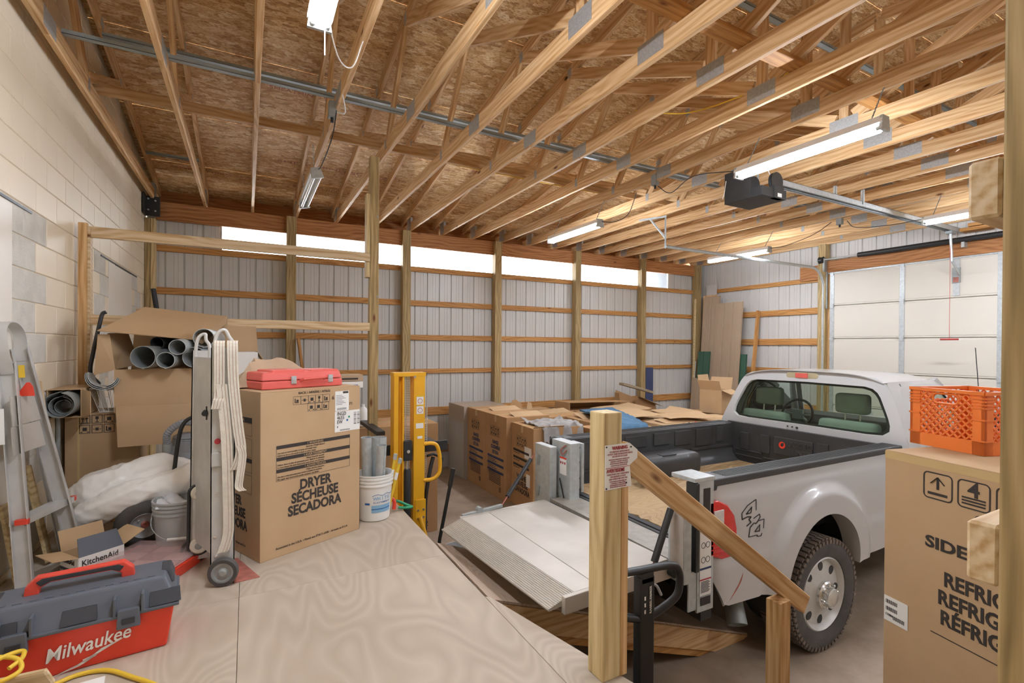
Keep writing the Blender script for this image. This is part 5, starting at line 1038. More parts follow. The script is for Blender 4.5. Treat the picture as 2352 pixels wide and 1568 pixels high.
for i, (dx, col, lab) in enumerate(((0, 'strapred', 'red handled screwdriver lying on the carton'), (.09, 'ink', 'black handled screwdriver lying on the carton'), (.2, 'toolred', 'orange handled pliers lying on the carton'))):
    t = thing('hand_tool', lab, 'tool', (5.72+dx*1.6, 5.22, 1.062), R(20+15*i)); ob('handle', MB().tube([(0, 0, .015), (.1, 0, .015)], [.012, .015], 8), col, t, smooth=50); ob('shaft', MB().cyl((.1, 0, .015), (.2, 0, .012), .004, 8), 'galv', t)
# open box beside the cab
t = opencarton('open_carton', 'open brown carton with upright flaps beside the cab window', (.42, .4, .42), (7.55, 6.1, 1.055), R(15), 'card', .006, (('x-', 60, .2), ('y+', 80, .26), ('x+', 75, .22), ('y-', -20, .18)))
t = carton('appliance_carton', 'brown carton carrying the open carton beside the cab', (.9, .8, 1.05), (7.83, 6.15, 0), 0, 'card2', group='cartons behind the truck')
# metal sheets in the right corner
rots = MX.Rotation(R(-90), 4, 'Z')
def lean_sheet(lab, y0, w, h, xb, xt, mat, nrib, z0=0, cut=None):
    me = ribbed(w, h, 'sheet', nrib); me.materials.clear(); me.materials.append(MATS[mat])
    o = ob('siding_sheet', me, None, m=MX.Translation((xb, y0, z0)) @ MX.Rotation(math.atan2(xt-xb, h), 4, 'Y') @ rots); tag(o, lab, 'metal sheet'); return o
lean_sheet('tall tan ribbed sheet leaning in the right corner', 8.12, .46, 3.45, 9.35, 9.62, 'tansiding', 2)
lean_sheet('wide tan ribbed sheet leaning right of the tall one', 7.75, .70, 3.27, 9.33, 9.60, 'tansiding', 3)
lean_sheet('dark green sheet showing behind the tan sheet edge', 8.14, .34, 2.15, 9.28, 9.46, 'darkgreen', 2)
lean_sheet('short tan sheet standing in front of the green sheet', 8.2, .62, 1.52, 9.20, 9.32, 'tansiding', 2)
lean_sheet('narrow green sheet at the right side of the tan sheets', 7.10, .18, 2.1, 9.40, 9.56, 'darkgreen', 1)
o = ob('osb_offcut', MB().box(0, .012, -.4, 0, 0, 3.5), 'osb', m=MX.Translation((9.62, 8.3, 0)) @ MX.Rotation(R(3), 4, 'Y')); tag(o, 'strip of strand board leaning in the corner behind the tan sheets', 'board')
o = ob('white_sheet', MB().box(0, .006, -.3, 0, 0, 3.75), 'siding', m=MX.Translation((9.69, 8.24, 0)) @ MX.Rotation(R(2.3), 4, 'Y')); tag(o, 'white sheet end showing above the strand board strip', 'metal sheet')
o = plank('leaning_board', (9.45, 6.84, .02), (9.84, 6.86, 3.05), .09, .038, 'girt', up=(0, 1, 0)); tag(o, 'orange pine board leaning right of the tan sheets', 'board')
o = plank('leaning_board', (9.40, 8.25, .02), (9.5, 8.28, 3.4), .04, .04, 'newpost', up=(0, 1, 0)); tag(o, 'thin pale strip leaning at the corner post', 'board')
o = ob('steel_rod', MB().cyl((9.25, 8.2, .02), (9.5, 8.25, 1.9), .012, 8), 'galv', smooth=40); tag(o, 'thin steel rod leaning at the corner post', 'rod')
o = plank('leaning_board', (.82, 8.25, 1.35), (.70, 8.30, 2.33), .04, .12, 'girt', up=(0, 1, 0)); tag(o, 'orange board leaning against the first back wall post', 'board')
# ================================================================ pickup truck
TL = V((3.77, 3.05, 0))
trk = thing('pickup_truck', 'white four wheel drive pickup truck with open liftgate and black bed liner', 'truck', TL)
def tp(name, mb, mat, parent=None, **k):
    if isinstance(mb, MB): mb.v = [tuple(V(v)-TL) for v in mb.v]
    return ob(name, mb, mat, parent or trk, **k)
YN, YF, YC = 2.13, 3.97, 3.05
AX, AZ, AR = 3.775, .555, .455
def sm(x): x = max(0, min(1, x)); return x*x*(3-2*x)
def side_out(x, z):
    o = .03*math.sin(math.pi*max(0, min(1, (1.36-z)/.9)))
    o += .010*sm((1.30-z)/.05)-.010*sm((z-.5)/.05)*0
    d = math.hypot(x-AX, max(0, z-AZ)); o += .05*sm((.69-d)/.1)
    o += .012*sm((.88-z)/.05)*(1-sm((.72-d)/.05))
    if x < 2.68: o -= .05*((2.68-x)/.13)**2
    return o
def zbot(x):
    if x < 2.70: return .83+(.57-.83)*(x-2.55)/.15
    dx = abs(x-AX)
    if dx < AR: return AZ+math.sqrt(max(0, AR*AR-dx*dx))
    return .57-.03*(x-2.7)/.62 if x < AX else .565+.02*(x-AX-AR)/.8
xs = [2.55+.02*i for i in range(8)]+[2.70+(AX-AR-2.70)*i/16 for i in range(1, 17)]+[AX-AR*math.cos(math.pi*i/40) for i in range(1, 40)]+[AX+AR+(5.03-AX-AR)*i/16 for i in range(17)]
def ZT(s): return 1.392 if s < 0 else 1.365
def bedside(s):
    yb = YN if s < 0 else YF; mb = MB(); nv = 26
    vs = [];
    for x in xs:
        zb = zbot(x)
        for j in range(nv+1): z = zb+(ZT(s)-.04-zb)*j/nv; vs.append((x, yb+s*side_out(x, z), z))
    fs = [(i*(nv+1)+j, (i+1)*(nv+1)+j, (i+1)*(nv+1)+j+1, i*(nv+1)+j+1) for i in range(len(xs)-1) for j in range(nv)]
    mb.add(vs, fs)
    # arch lip and rear end cap
    arc = [x for x in xs if abs(x-AX) <= AR+.001]
    a = [(x, yb+s*side_out(x, zbot(x)), zbot(x)) for x in arc]; b = [(x, yb-s*.05, zbot(x)+.004) for x in arc]; mb.strip(a, b, False)
    a = [(2.55, yb+s*side_out(2.55, z), z) for z in (.83, 1.0, 1.2, 1.345)]; b = [(2.55, yb-s*.15, z) for z in (.83, 1.0, 1.2, 1.345)]; mb.strip(a, b, False)
    return mb
for s in (-1, 1): tp('bedside', bedside(s), 'truckwhite', smooth=35)
for s, yb in ((-1, YN), (1, YF)):
    i = -s
    cap = tp('rail_cap', MB().box(2.57, 5.02, min(yb-i*.012, yb+i*.15), max(yb-i*.012, yb+i*.15), ZT(s)-.05, ZT(s)), 'liner', bevel=.014, seg=3)
    for k in range(7): y = yb+i*(.015+k*.018); tp('cap_rib', MB().box(2.75, 4.98, y-.003, y+.003, ZT(s)-.001, ZT(s)+.003), 'liner', cap)
    tp('cap_end', MB().lathe([(.0, .055), (.05, .05), (.08, .03), (.085, 0), (.08, -.03)], 16, MX.Translation((2.62, yb+i*.07, ZT(s)-.043))), 'blackplastic', cap, smooth=50)
    tp('liner_wall', MB().box(2.6, 5.0, min(yb+i*.15, yb+i*.17), max(yb+i*.15, yb+i*.17), .92, ZT(s)-.01), 'liner', bevel=.003)
    tp('inner_fender', MB().lathe([(.49, 0), (.49, .3), (.0, .3)], 24, MX.Translation((AX, yb-s*.0, AZ)) @ MX.Rotation(R(90)*(1 if s > 0 else -1), 4, 'X'), False, False), 'blackplastic')
    # wheel well inside the bed, coved corner, embossed liner pads
    y0, y1 = sorted((yb+i*.17, yb+i*.48)); tp('wheel_well', MB().box(3.36, 4.14, y0, y1, .93, 1.155), 'liner', bevel=.075, seg=4, smooth=50)
    tp('well_pocket', MB().box(3.62, 3.80, yb+i*.40-.04, yb+i*.40+.04, 1.153, 1.16), 'blackplastic')
    cv = lambda u, v: (4.3+.68*u, yb+i*(.17+.16*(1-math.cos(v*math.pi/2))), 1.08-.15*math.sin(v*math.pi/2)); tp('cove', MB().grid(lambda u, v: (4.3+.68*u, yb+i*(.17+.16*(1-math.cos(v*1.57))), 1.09-.155*math.sin(v*1.57)), 6, 8), 'liner', smooth=60, solid=.004)
    for k, (xa, xb, za, zb) in enumerate(((2.72, 2.98, 1.05, 1.31), (3.1, 3.28, 1.1, 1.32), (3.36, 3.66, 1.2, 1.32), (3.75, 3.98, 1.2, 1.325), (4.06, 4.3, 1.17, 1.325), (4.38, 4.62, 1.14, 1.325), (4.72, 4.82, 1.16, 1.325), (4.3, 5.0, 1.09, 1.12), (2.65, 3.34, 1.02, 1.04))):
        y0, y1 = sorted((yb+i*.168, yb+i*(.182 if k % 2 else .178))); tp('liner_pad', MB().box(xa, xb, y0, y1, za, zb), 'liner', bevel=.004)
tp('bed_floor', MB().box(2.58, 5.0, YN+.16, YF-.16, .88, .93), 'liner'); pf = [(2.62+.02*(i % 3 == 0)-.015*(i % 4 == 1), 2.30+i*.035) for i in range(41)]
tp('bed_plywood', MB().prism(pf+[(4.96, 3.70), (4.96, 2.30)][::1], .015, MX.Translation((0, 0, .931))), 'bedply')
# front wall of the bed
bw = tp('bulkhead_liner', MB().box(5.0, 5.04, YN+.1, YF-.1, .92, 1.375), 'liner', bevel=.006)
for (ya, yb, za, zb) in ((3.58, 3.69, 1.08, 1.27), (3.33, 3.44, 1.08, 1.28), (2.72, 2.83, 1.1, 1.29), (2.46, 2.57, 1.14, 1.30), (3.42, 3.75, 1.06, 1.075), (3.42, 3.75, 1.0, 1.012), (3.0, 3.4, 1.02, 1.035)): tp('liner_pad', MB().box(4.985, 5.002, ya, yb, za, zb), 'liner', bw, bevel=.005)
tp('logo_plate', MB().box(4.982, 5.002, 2.87, 3.28, 1.10, 1.285), 'liner', bw, bevel=.005)
mk_ = lambda y, z: V((4.981, y, z))-TL
for s_, z in (('UGGED', 1.205), ('LINER', 1.125)): txt(bw, s_, .068, mk_(3.13 if s_ == 'UGGED' else 3.08, z), (0, -1, 0), Zf, 'liner', sx=1.15, depth=.004, bold=.02)
tp('logo_disc', MB().lathe([(.016, 0), (.036, 0), (.036, .004), (.016, .004)], 20, MX.Translation((4.98, 3.185, 1.205)) @ MX.Rotation(R(90), 4, 'Y'), False, False), 'toolred', bw); tp('logo_disc_mark', MB().box(4.977, 4.981, 3.165, 3.19, 1.205, 1.23), 'liner', bw)
# tail lights
for s, yb in ((-1, YN), (1, YF)):
    pol = [(2.535, .93), (2.66, .885), (2.775, .885), (2.80, .96), (2.80, 1.06), (2.775, 1.15), (2.71, 1.225), (2.62, 1.265), (2.535, 1.27)]
    y0 = yb-.045 if s < 0 else yb-.10
    tl = tp('tail_light', MB().prism(pol, .145, MX(((1, 0, 0, 0), (0, 0, -1, y0+.145), (0, 1, 0, 0), (0, 0, 0, 1)))), 'redlens', bevel=.012, seg=3, smooth=40)
    ya = yb-.052 if s < 0 else yb+.045
    tp('reverse_lens', MB().box(2.575, 2.665, ya, ya+.012, 1.11, 1.205).box(2.528, 2.54, ya, ya+.09, 1.10, 1.21), 'whitelens', tl, bevel=.004)
    for k in range(5): tp('lens_rib', MB().box(2.555, 2.78, ya+.004 if s < 0 else ya-.002, ya+.010, .93+k*.03, .935+k*.03), 'redlens', tl)
# decal
def sidept(hx, hz): return V((hx, YN-side_out(hx, hz)-.0025, hz))
H0 = (2.855, 1.12)
def dec(pts, w=.006, closed=False):
    P = [sidept(2.86+(x-1180)*.00124, 1.103-(y-770)*.00081-(x-1180)*.0002) for x, y in pts]
    if closed: P.append(P[0])
    mb = MB()
    for a, b in zip(P, P[1:]): mb.beam(a, b, .002, w)
    tp('four_by_four_decal', mb, 'ink')
dec([(1180, 770), (1180, 720), (1230, 655), (1300, 605), (1305, 606), (1300, 690)]); dec([(1215, 725), (1265, 665), (1255, 712)], .007, True); dec([(1180, 768), (1225, 745), (1255, 745), (1235, 768), (1252, 788), (1215, 820)], .008); dec([(1272, 760), (1325, 722), (1330, 745), (1308, 778), (1362, 762), (1356, 838)], .005)
dec([(1230, 910), (1242, 832), (1275, 795), (1290, 800), (1310, 778)], .008); dec([(1280, 865), (1325, 808), (1320, 860)], .007, True); dec([(1230, 908), (1300, 893), (1300, 905), (1332, 900), (1340, 878)], .005)
# lower valance with rust
tp('rear_valance', MB().add([(2.575, 2.13, .84), (2.87, 2.095, .80), (2.85, 2.10, .60), (2.71, 2.12, .56)], [(0, 1, 2, 3)]), 'truckwhite', solid=.004)
tp('rust_crease', MB().tube(bez([(2.87, 2.092, .80), (2.83, 2.088, .70), (2.72, 2.105, .575)], 6), .008, 6), 'rustyred')
# ---- cab
def rayhit(c, a, poly):
    d = (math.cos(a), math.sin(a)); best = None; n = len(poly)
    for i in range(n):
        p, q = poly[i], poly[(i+1) % n]; ex, ey = q[0]-p[0], q[1]-p[1]; det = d[0]*-ey+ex*d[1]
        if abs(det) < 1e-9: continue
        rx, ry = p[0]-c[0], p[1]-c[1]; t_ = (rx*-ey+ex*ry)/det; u_ = (d[0]*ry-d[1]*rx)/det
        if t_ > 0 and -1e-6 <= u_ <= 1+1e-6 and (best is None or t_ > best): best = t_
    return (c[0]+d[0]*best, c[1]+d[1]*best)
half = [(.945, 1.0), (.965, 1.3), (.95, 1.40), (.905, 1.52), (.84, 1.68), (.765, 1.85), (.72, 1.915), (.64, 1.955), (.4, 1.985), (0, 1.998)]
outer = [(YC-a, z) for a, z in half]+[(YC+a, z) for a, z in half[-2::-1]]
wh = [(.0, 1.435), (.70, 1.43), (.785, 1.445), (.81, 1.50), (.78, 1.60), (.70, 1.78), (.655, 1.845), (.58, 1.872), (0, 1.88)]
win = [(YC-a, z) for a, z in wh]+[(YC+a, z) for a, z in wh[-2:0:-1]]
cen = (YC, 1.64); N_ = 96; an = [2*math.pi*i/N_ for i in range(N_)]
xr = lambda z: 5.07+max(0, z-1.36)*.2
lo = [rayhit(cen, a, outer) for a in an]; li = [rayhit(cen, a, win) for a in an]
rear = MB(); rear.strip([(xr(z), y, z) for y, z in lo], [(xr(z)-.008, y, z) for y, z in li])
rear.strip([(xr(z)-.008, y, z) for y, z in li], [(xr(z)+.03, YC+(y-YC)*.98, 1.64+(z-1.64)*.98) for y, z in li])
tp('cab_rear_panel', rear, 'truckwhite', smooth=35)
tp('rear_window', MB().add([(xr(z)+.012, y, z) for y, z in li], [tuple(range(N_))]), 'glass_tint')
li2 = [(YC+(y-YC)*.955, 1.65+(z-1.65)*.90) for y, z in li]
tp('window_band', MB().strip([(xr(z)+.018, y, z) for y, z in li], [(xr(z)+.018, y, z) for y, z in li2]), 'blackplastic')
# roof, sides, doors, hood
def roofpt(u, v):
    x = 5.17+1.05*u; w = .715-.02*u; y = YC-w+2*w*v; e = abs(2*v-1); zt = 1.998-.085*e**4-.02*max(0, u-.6)*2.5-.03*max(0, .12-u)/.12*0; return (x, y, zt)
tp('roof', MB().grid(roofpt, 14, 28), 'truckwhite', smooth=50, solid=.01)
def ys(z): # half width at height
    for (a, z0), (b, z1) in zip(half, half[1:]):
        if z0 <= z <= z1: return a+(b-a)*(z-z0)/(z1-z0)
    return .945
sout = [(5.07, .6), (6.62, .6), (6.62, 1.41), (6.16, 1.92), (5.2, 1.92), (5.16, 1.8), (5.07, 1.36)]
swin = [(5.50, 1.45), (6.42, 1.43), (6.10, 1.83), (5.98, 1.86), (5.60, 1.86), (5.50, 1.80), (5.45, 1.6)]
c2 = (5.85, 1.62)
so = [rayhit(c2, a, sout) for a in an]; si = [rayhit(c2, a, swin) for a in an]
for s in (-1, 1):
    f = lambda p: (p[0], YC+s*ys(p[1]), p[1]); mids = [((p[0]+q[0])/2, (p[1]+q[1])/2) for p, q in zip(so, si)]
    tp('cab_side', MB().strip([f(p) for p in so], [f(p) for p in mids]).strip([f(p) for p in mids], [f(p) for p in si]), 'truckwhite', smooth=30)
    tp('side_window', MB().add([(p[0], YC+s*(ys(p[1])-.012), p[1]) for p in si], [tuple(range(N_))]), 'glass_tint')
    tp('window_seal', MB().tube([f(p) for p in si], .008, 5, closed=True), 'blackplastic')
    tp('door_gap', MB().tube([(5.42, YC+s*(ys(1.9)+.001), 1.9), (5.40, YC+s*(ys(1.6)+.001), 1.6), (5.39, YC+s*.967, 1.3), (5.39, YC+s*.948, .7)], .004, 5), 'blackplastic')
    tp('rocker', MB().box(5.05, 6.7, YC+s*.9-.05, YC+s*.9+.05, .5, .62), 'truckwhite', bevel=.02)
    mb = MB(); xf = [6.6+.05*i for i in range(35)]; vs = []
    for x in xf:
        dx = abs(x-7.25); zb = .55+math.sqrt(max(0, .46**2-dx*dx)) if dx < .46 else .55
        for j in range(9): z = zb+(1.28-zb)*j/8; vs.append((x, YC+s*(.955-.12*max(0, (x-7.7)/.6)**2), z))
    mb.add(vs, [(i*9+j, (i+1)*9+j, (i+1)*9+j+1, i*9+j+1) for i in range(34) for j in range(8)]); tp('front_fender', mb, 'truckwhite', smooth=40)
    tp('mirror', MB().cbox((6.35, YC+s*1.13, 1.5), (.09, .2, .26)), 'blackplastic', bevel=.02)
    tp('head_light', MB().box(8.2, 8.30, YC+s*.72-.14, YC+s*.72+.14, .95, 1.2), 'whitelens', bevel=.02)
tp('hood', MB().grid(lambda u, v: (6.60+1.7*u, YC-.95+1.9*v, 1.40-.12*u-.05*abs(2*v-1)**4-.04*u*u), 12, 14), 'truckwhite', smooth=50, solid=.01)
tp('grille', MB().box(8.24, 8.30, YC-.58, YC+.58, .85, 1.22), 'galv', bevel=.02); tp('front_bumper', MB().box(8.25, 8.40, YC-.95, YC+.95, .5, .78), 'galv', bevel=.03)
tp('windshield', MB().add([(6.60, YC-.88, 1.40), (6.60, YC+.88, 1.40), (6.18, YC+.69, 1.92), (6.18, YC-.69, 1.92)], [(0, 1, 2, 3)]), 'glass_clear')
for s in (-1, 1): tp('windshield_pillar', MB().beam((6.62, YC+s*.91, 1.39), (6.17, YC+s*.70, 1.93), .06, .05), 'truckwhite', bevel=.01)
tp('cab_floor', MB().box(5.1, 6.6, YC-.9, YC+.9, .6, .68), 'dash')
dsh = tp('dashboard', MB().prism([(0, .9), (.35, .9), (.38, 1.42), (.1, 1.40), (0, 1.25)], 1.76, MX(((1, 0, 0, 6.25), (0, 0, 1, YC-.88), (0, 1, 0, 0), (0, 0, 0, 1)))), 'dash', bevel=.03); tp('inner_trim', MB().box(5.10, 5.13, YC-.88, YC+.88, .68, 1.42), 'cabtrim')
for yc in (3.62, 2.72):
    st = tp('seat', MB().box(5.28, 5.80, yc-.29, yc+.29, .85, 1.02).add([(5.2, yc-.3, .9), (5.2, yc+.3, .9), (5.40, yc+.3, .9), (5.40, yc-.3, .9), (5.28, yc-.27, 1.51), (5.28, yc+.27, 1.51), (5.44, yc+.26, 1.50), (5.44, yc-.26, 1.50)], [(0, 1, 2, 3), (4, 7, 6, 5), (0, 4, 5, 1), (1, 5, 6, 2), (2, 6, 7, 3), (3, 7, 4, 0)]), 'seatcloth', bevel=.05, seg=3, smooth=50)
    tp('headrest', MB().box(5.36, 5.48, yc-.155, yc+.155, 1.57, 1.775), 'seatcloth', st, bevel=.05, seg=4, smooth=60)
    for dy in (-.07, .07): tp('headrest_post', MB().cyl((5.41, yc+dy, 1.45), (5.42, yc+dy, 1.6), .008, 8), 'chrome', st)
tp('steering_wheel', MB().tube([(6.12+.06*math.sin(R(a)), 3.72+.19*math.cos(R(a)), 1.41+.17*math.sin(R(a))) for a in range(0, 360, 12)], .015, 8, closed=True), 'blackplastic', smooth=60); tp('steering_hub', MB().cbox((6.14, 3.72, 1.40), (.05, .13, .12)).box(6.13, 6.15, 3.55, 3.89, 1.39, 1.41).cyl((6.15, 3.72, 1.38), (6.3, 3.72, 1.3), .03, 10), 'cabtrim', bevel=.008)
bl = tp('third_brake_light', MB().prism(rrect(.335, .062, .03, 4), .03, MX(((0, 0, -1, 5.205), (1, 0, 0, 3.10), (0, 1, 0, 1.942), (0, 0, 0, 1)))), 'amberlens', bevel=.004); tp('red_segment', MB().box(5.168, 5.178, 3.035, 3.165, 1.918, 1.968), 'casered', bl)
for k in range(3): tp('bolt_hole', MB().cyl((5.062, 3.18-.05*k, 1.403-.004*k), (5.07, 3.18-.05*k, 1.403), .008+.004*(k == 2), 8), 'ink')
# ---- wheels
def truck_wheel(x, y, s, nm='wheel'):
    r = .41; m_ = MX.Translation(V((x, y, r))-TL) @ MX.Rotation(R(90)*(1 if s < 0 else -1), 4, 'X')   # local +z = outboard
    ty = ob(nm, MB().lathe([(.27, -.13), (.33, -.145), (.385, -.135), (.405, -.11), (.405, .11), (.385, .135), (.33, .145), (.275, .125), (.262, .1)], 48, m_, False, False), 'rubber', trk, smooth=40)
    tb = MB()
    for k in range(56):
        a = 2*math.pi*k/56
        for j, (z0, z1, off) in enumerate(((-.125, -.075, 0), (-.06, -.005, .5), (.005, .06, 0), (.075, .125, .5))):
            aa = a+off*2*math.pi/56; mm = m_ @ MX.Rotation(aa, 4, 'Z'); tb.box(.40, .414, -.016, .016, z0, z1, mm)
        mm = m_ @ MX.Rotation(a, 4, 'Z'); tb.box(.375, .402, -.013, .013, .128, .141, mm)
    o = ob('tread_lugs', tb, 'rubber_mud', ty); o['kind'] = 'stuff'
    rm = ob('rim', MB().lathe([(.262, .10), (.272, .118), (.262, .125), (.245, .105), (.235, .085), (.16, .095), (.10, .115), (.0, .115)], 40, m_, False, False), 'alu', ty, smooth=35)
    ob('rim_barrel', MB().lathe([(.262, .1), (.255, -.12), (.0, -.12)], 32, m_, False, False), 'steel_dark', ty)
    ob('hub_cap', MB().lathe([(.10, .112), (.10, .14), (.09, .15), (.068, .152), (.066, .185), (.055, .192), (.0, .192)], 28, m_, False, False), 'chrome', rm if False else ty, smooth=35)
    for k in range(8):
        a = 2*math.pi*k/8; mm = m_ @ MX.Rotation(a, 4, 'Z') @ MX.Translation((.195, 0, .0935)) @ MX.Diagonal((1, .78, 1, 1)); ob('rim_hole_shade', MB().lathe([(.0, .0), (.034, .001), (.037, -.004)], 16, mm, False, False), 'blackplastic', ty)  # flat black discs paint in the darkness of the rim openings
        mm = m_ @ MX.Rotation(a+.2, 4, 'Z') @ MX.Translation((.083, 0, .15)); ob('lug_nut', MB().lathe([(.011, 0), (.011, .02), (.006, .024)], 6, mm), 'chrome', ty)
truck_wheel(3.77, 2.06+.135, -1); truck_wheel(3.77, 4.04-.135, 1); truck_wheel(7.25, 2.06+.135, -1); truck_wheel(7.25, 4.04-.135, 1)
tp('rear_axle', MB().cyl((3.77, 2.2, .41), (3.77, 3.8, .41), .05, 12).lathe([(.0, -.16), (.15, -.08), (.17, 0), (.15, .08), (0, .16)], 16, MX.Translation((3.77, 3.0, .41)) @ MX.Rotation(R(90), 4, 'Y')), 'steel_dark', smooth=40)
for y in (2.5, 3.5): tp('frame_rail', MB().box(2.6, 8.2, y-.04, y+.04, .58, .76), 'steel_dark')
tp('bed_underside', MB().box(2.6, 5.0, 2.3, 3.7, .80, .87), 'steel_dark'); tp('rear_crossmember', MB().box(2.6, 2.7, 2.2, 3.8, .45, .75), 'steel_dark')
ex = [(3.9, 2.6, .52), (3.45, 2.55, .5), (3.2, 2.45, .46), (3.12, 2.36, .40), (3.06, 2.27, .27)]
P_ = bez(ex, 5); n_ = 20
tp('tail_pipe', MB().tube(P_, .068, n_, caps=False).tube(P_[-4:], .062, n_, caps=False), 'galv_dull', smooth=50)
tp('antenna', MB().cyl((6.75, 2.15, 1.38), (6.72, 2.2, 2.25), .004, 6), 'blackplastic')
# ---- liftgate
def prismq(mb, top, th): # top: 4+ pts, extruded down
    n = len(top); lo_ = [(x, y, z-th) for x, y, z in top]; mb.add(list(top)+lo_, [tuple(range(n)), tuple(range(2*n-1, n-1, -1))]+[(i, n+i, n+(i+1) % n, (i+1) % n) for i in range(n)]); return mb
lg = tp('liftgate_platform', prismq(MB(), [(1.69, 2.125, .93), (2.27, 2.17, .935), (2.22, 3.48, .935), (1.67, 3.445, .93)], .055), 'alu_plat', bevel=.002)
tp('platform_plank', prismq(MB(), [(1.53, 2.115, .93), (1.686, 2.124, .93), (1.666, 3.444, .93), (1.425, 3.42, .93)], .055), 'alu_plat', lg, bevel=.002); tp('ramp_tip', MB().add([(1.362, 2.109, .878), (1.527, 2.115, .93), (1.422, 3.42, .93), (1.263, 3.406, .878), (1.366, 2.109, .868), (1.527, 2.115, .88), (1.422, 3.42, .88), (1.267, 3.406, .868)], [(0, 1, 2, 3), (7, 6, 5, 4), (0, 4, 5, 1), (2, 6, 7, 3), (3, 7, 4, 0)]), 'alu_plat', lg)
rd = MB()
for k in range(14):
    f = (k+.5)/14; a = V((1.362, 2.112, .878)).lerp(V((1.527, 2.118, .93)), f); b = V((1.263, 3.403, .878)).lerp(V((1.422, 3.417, .93)), f); rd.beam(a+V((0, 0, .001)), b+V((0, 0, .001)), .004, .004)
o = tp('tip_ridges', rd, 'alu_plat', lg); o['kind'] = 'stuff'
tp('side_rail', MB().beam((1.45, 2.10, .885), (2.27, 2.155, .875), .03, .09), 'alu_plat', lg, bevel=.004); tp('side_rail', MB().beam((1.42, 3.435, .90), (2.22, 3.495, .90), .03, .07), 'alu_plat', lg, bevel=.004)
tp('edge_latch', MB().cyl((1.60, 3.45, .95), (1.60, 3.5, .95), .025, 14).beam((1.45, 3.46, .93), (1.8, 3.48, .955), .03, .02), 'galv_dull', lg, smooth=30); tp('tread_plate', MB().box(2.28, 2.60, 2.18, 3.50, .91, .935), 'treadplate'); tp('bed_sill', MB().box(2.56, 2.61, 2.2, 3.6, .90, .945).box(2.52, 2.55, 2.2, 3.6, .9, .94), 'steel_dark')
tp('hinge_tube', MB().cyl((2.26, 2.1, .88), (2.22, 3.5, .88), .03, 12), 'steel_dark', smooth=40)
c1 = tp('liftgate_column', MB().box(2.29, 2.36, 3.53, 3.78, .80, 1.365), 'galv', bevel=.006); 
for z in (1.27, 1.0): tp('latch_tab', MB().beam((2.285, 3.70, z), (2.285, 3.72, z-.09), .012, .03), 'galv_dull', c1, bevel=.003)
c2_ = tp('liftgate_column', MB().prism([(3.39, .92), (3.60, .92), (3.60, 1.10), (3.67, 1.13), (3.67, 1.41), (3.39, 1.41)], .1, MX(((0, 0, 1, 2.40), (1, 0, 0, 0), (0, 1, 0, 0), (0, 0, 0, 1)))) , 'galv', bevel=.006); tp('hook', MB().tube(bez([(2.39, 3.44, 1.39), (2.38, 3.5, 1.34), (2.38, 3.47, 1.31), (2.39, 3.43, 1.35)], 5), .006, 6), 'rustyred', c2_)
patch(c2_, 'caution_label', V((2.399, 3.54, 1.13))-TL, (0, -1, 0), Zf, .10, .15, 'labelwhite'); patch(c2_, 'caution_stripe', V((2.397, 3.54, 1.265))-TL, (0, -1, 0), Zf, .10, .015, 'toolred')
for k in range(3): patch(c2_, 'caution_mark', V((2.397, 3.53-.03*k, 1.22))-TL, (0, -1, 0), Zf, .016, .02, 'signred')
c3 = tp('liftgate_column', MB().box(2.60, 2.63, 3.50, 3.66, .93, 1.375), 'galv', bevel=.003)
for z in (1.33, 1.20, 1.06, .96): tp('stake_slot', MB().box(2.592, 2.60, 3.52, 3.555, z, z+.012).cyl((2.596, 3.57, z+.006), (2.592, 3.6, z-.004), .006, 6), 'steel_dark', c3)
for x in (2.37, 2.52): tp('column_cable', MB().cyl((x, 3.50, 1.1), (x+.02, 3.45, .9), .006, 6), 'blackplastic', c2_)
r1 = tp('liftgate_column', MB().box(2.28, 2.34, 2.05, 2.18, .82, 1.27), 'galv', bevel=.005); tp('column_face', MB().box(2.276, 2.282, 2.055, 2.16, .84, 1.25), 'dirtgalv', r1)
tp('liftgate_column', MB().box(2.40, 2.43, 2.07, 2.15, .86, 1.40), 'steel_dark', bevel=.003)
r3 = tp('liftgate_column', MB().box(2.43, 2.575, 2.085, 2.10, .60, 1.41), 'galv', bevel=.003); tp('column_cap', MB().box(2.40, 2.58, 2.08, 2.27, 1.405, 1.43), 'galv', r3, bevel=.003); tp('slot', MB().box(2.48, 2.54, 2.083, 2.086, 1.18, 1.36), 'ink', r3)
pl_ = V((2.45, 2.084, .70))-TL
patch(r3, 'instruction_decal', pl_, Xf, Zf, .10, .42, 'labelwhite'); patch(r3, 'decal_blue', pl_+V((0, -.002, .16)), Xf, Zf, .10, .012, 'ink_blue'); patch(r3, 'decal_black', pl_+V((.01, -.002, -.06)), Xf, Zf, .085, .05, 'ink'); patch(r3, 'decal_red', pl_+V((0, -.002, .095)), Xf, Zf, .10, .008, 'signred')
for k in range(4): ob('decal_figure', MB().lathe([(.016, 0), (.019, 0), (.019, .001), (.016, .001)], 16, MX.Translation(pl_+V((.03+.04*(k % 2), -.002, .22+.09*(k//2)))) @ MX.Rotation(R(90), 4, 'X'), False, False), 'ink', r3)
for k in range(9): patch(r3, 'decal_line', pl_+V((.01, -.002, .02+.008*k)), Xf, Zf, .07+.01*(k % 2), .003, 'ink')
tp('flag_plate', MB().box(2.36, 2.44, 2.09, 2.10, .62, .86), 'galv', r3, bevel=.003); tp('lift_arm', MB().beam((2.42, 2.16, .86), (2.6, 2.2, .55), .05, .06), 'galv_dull')
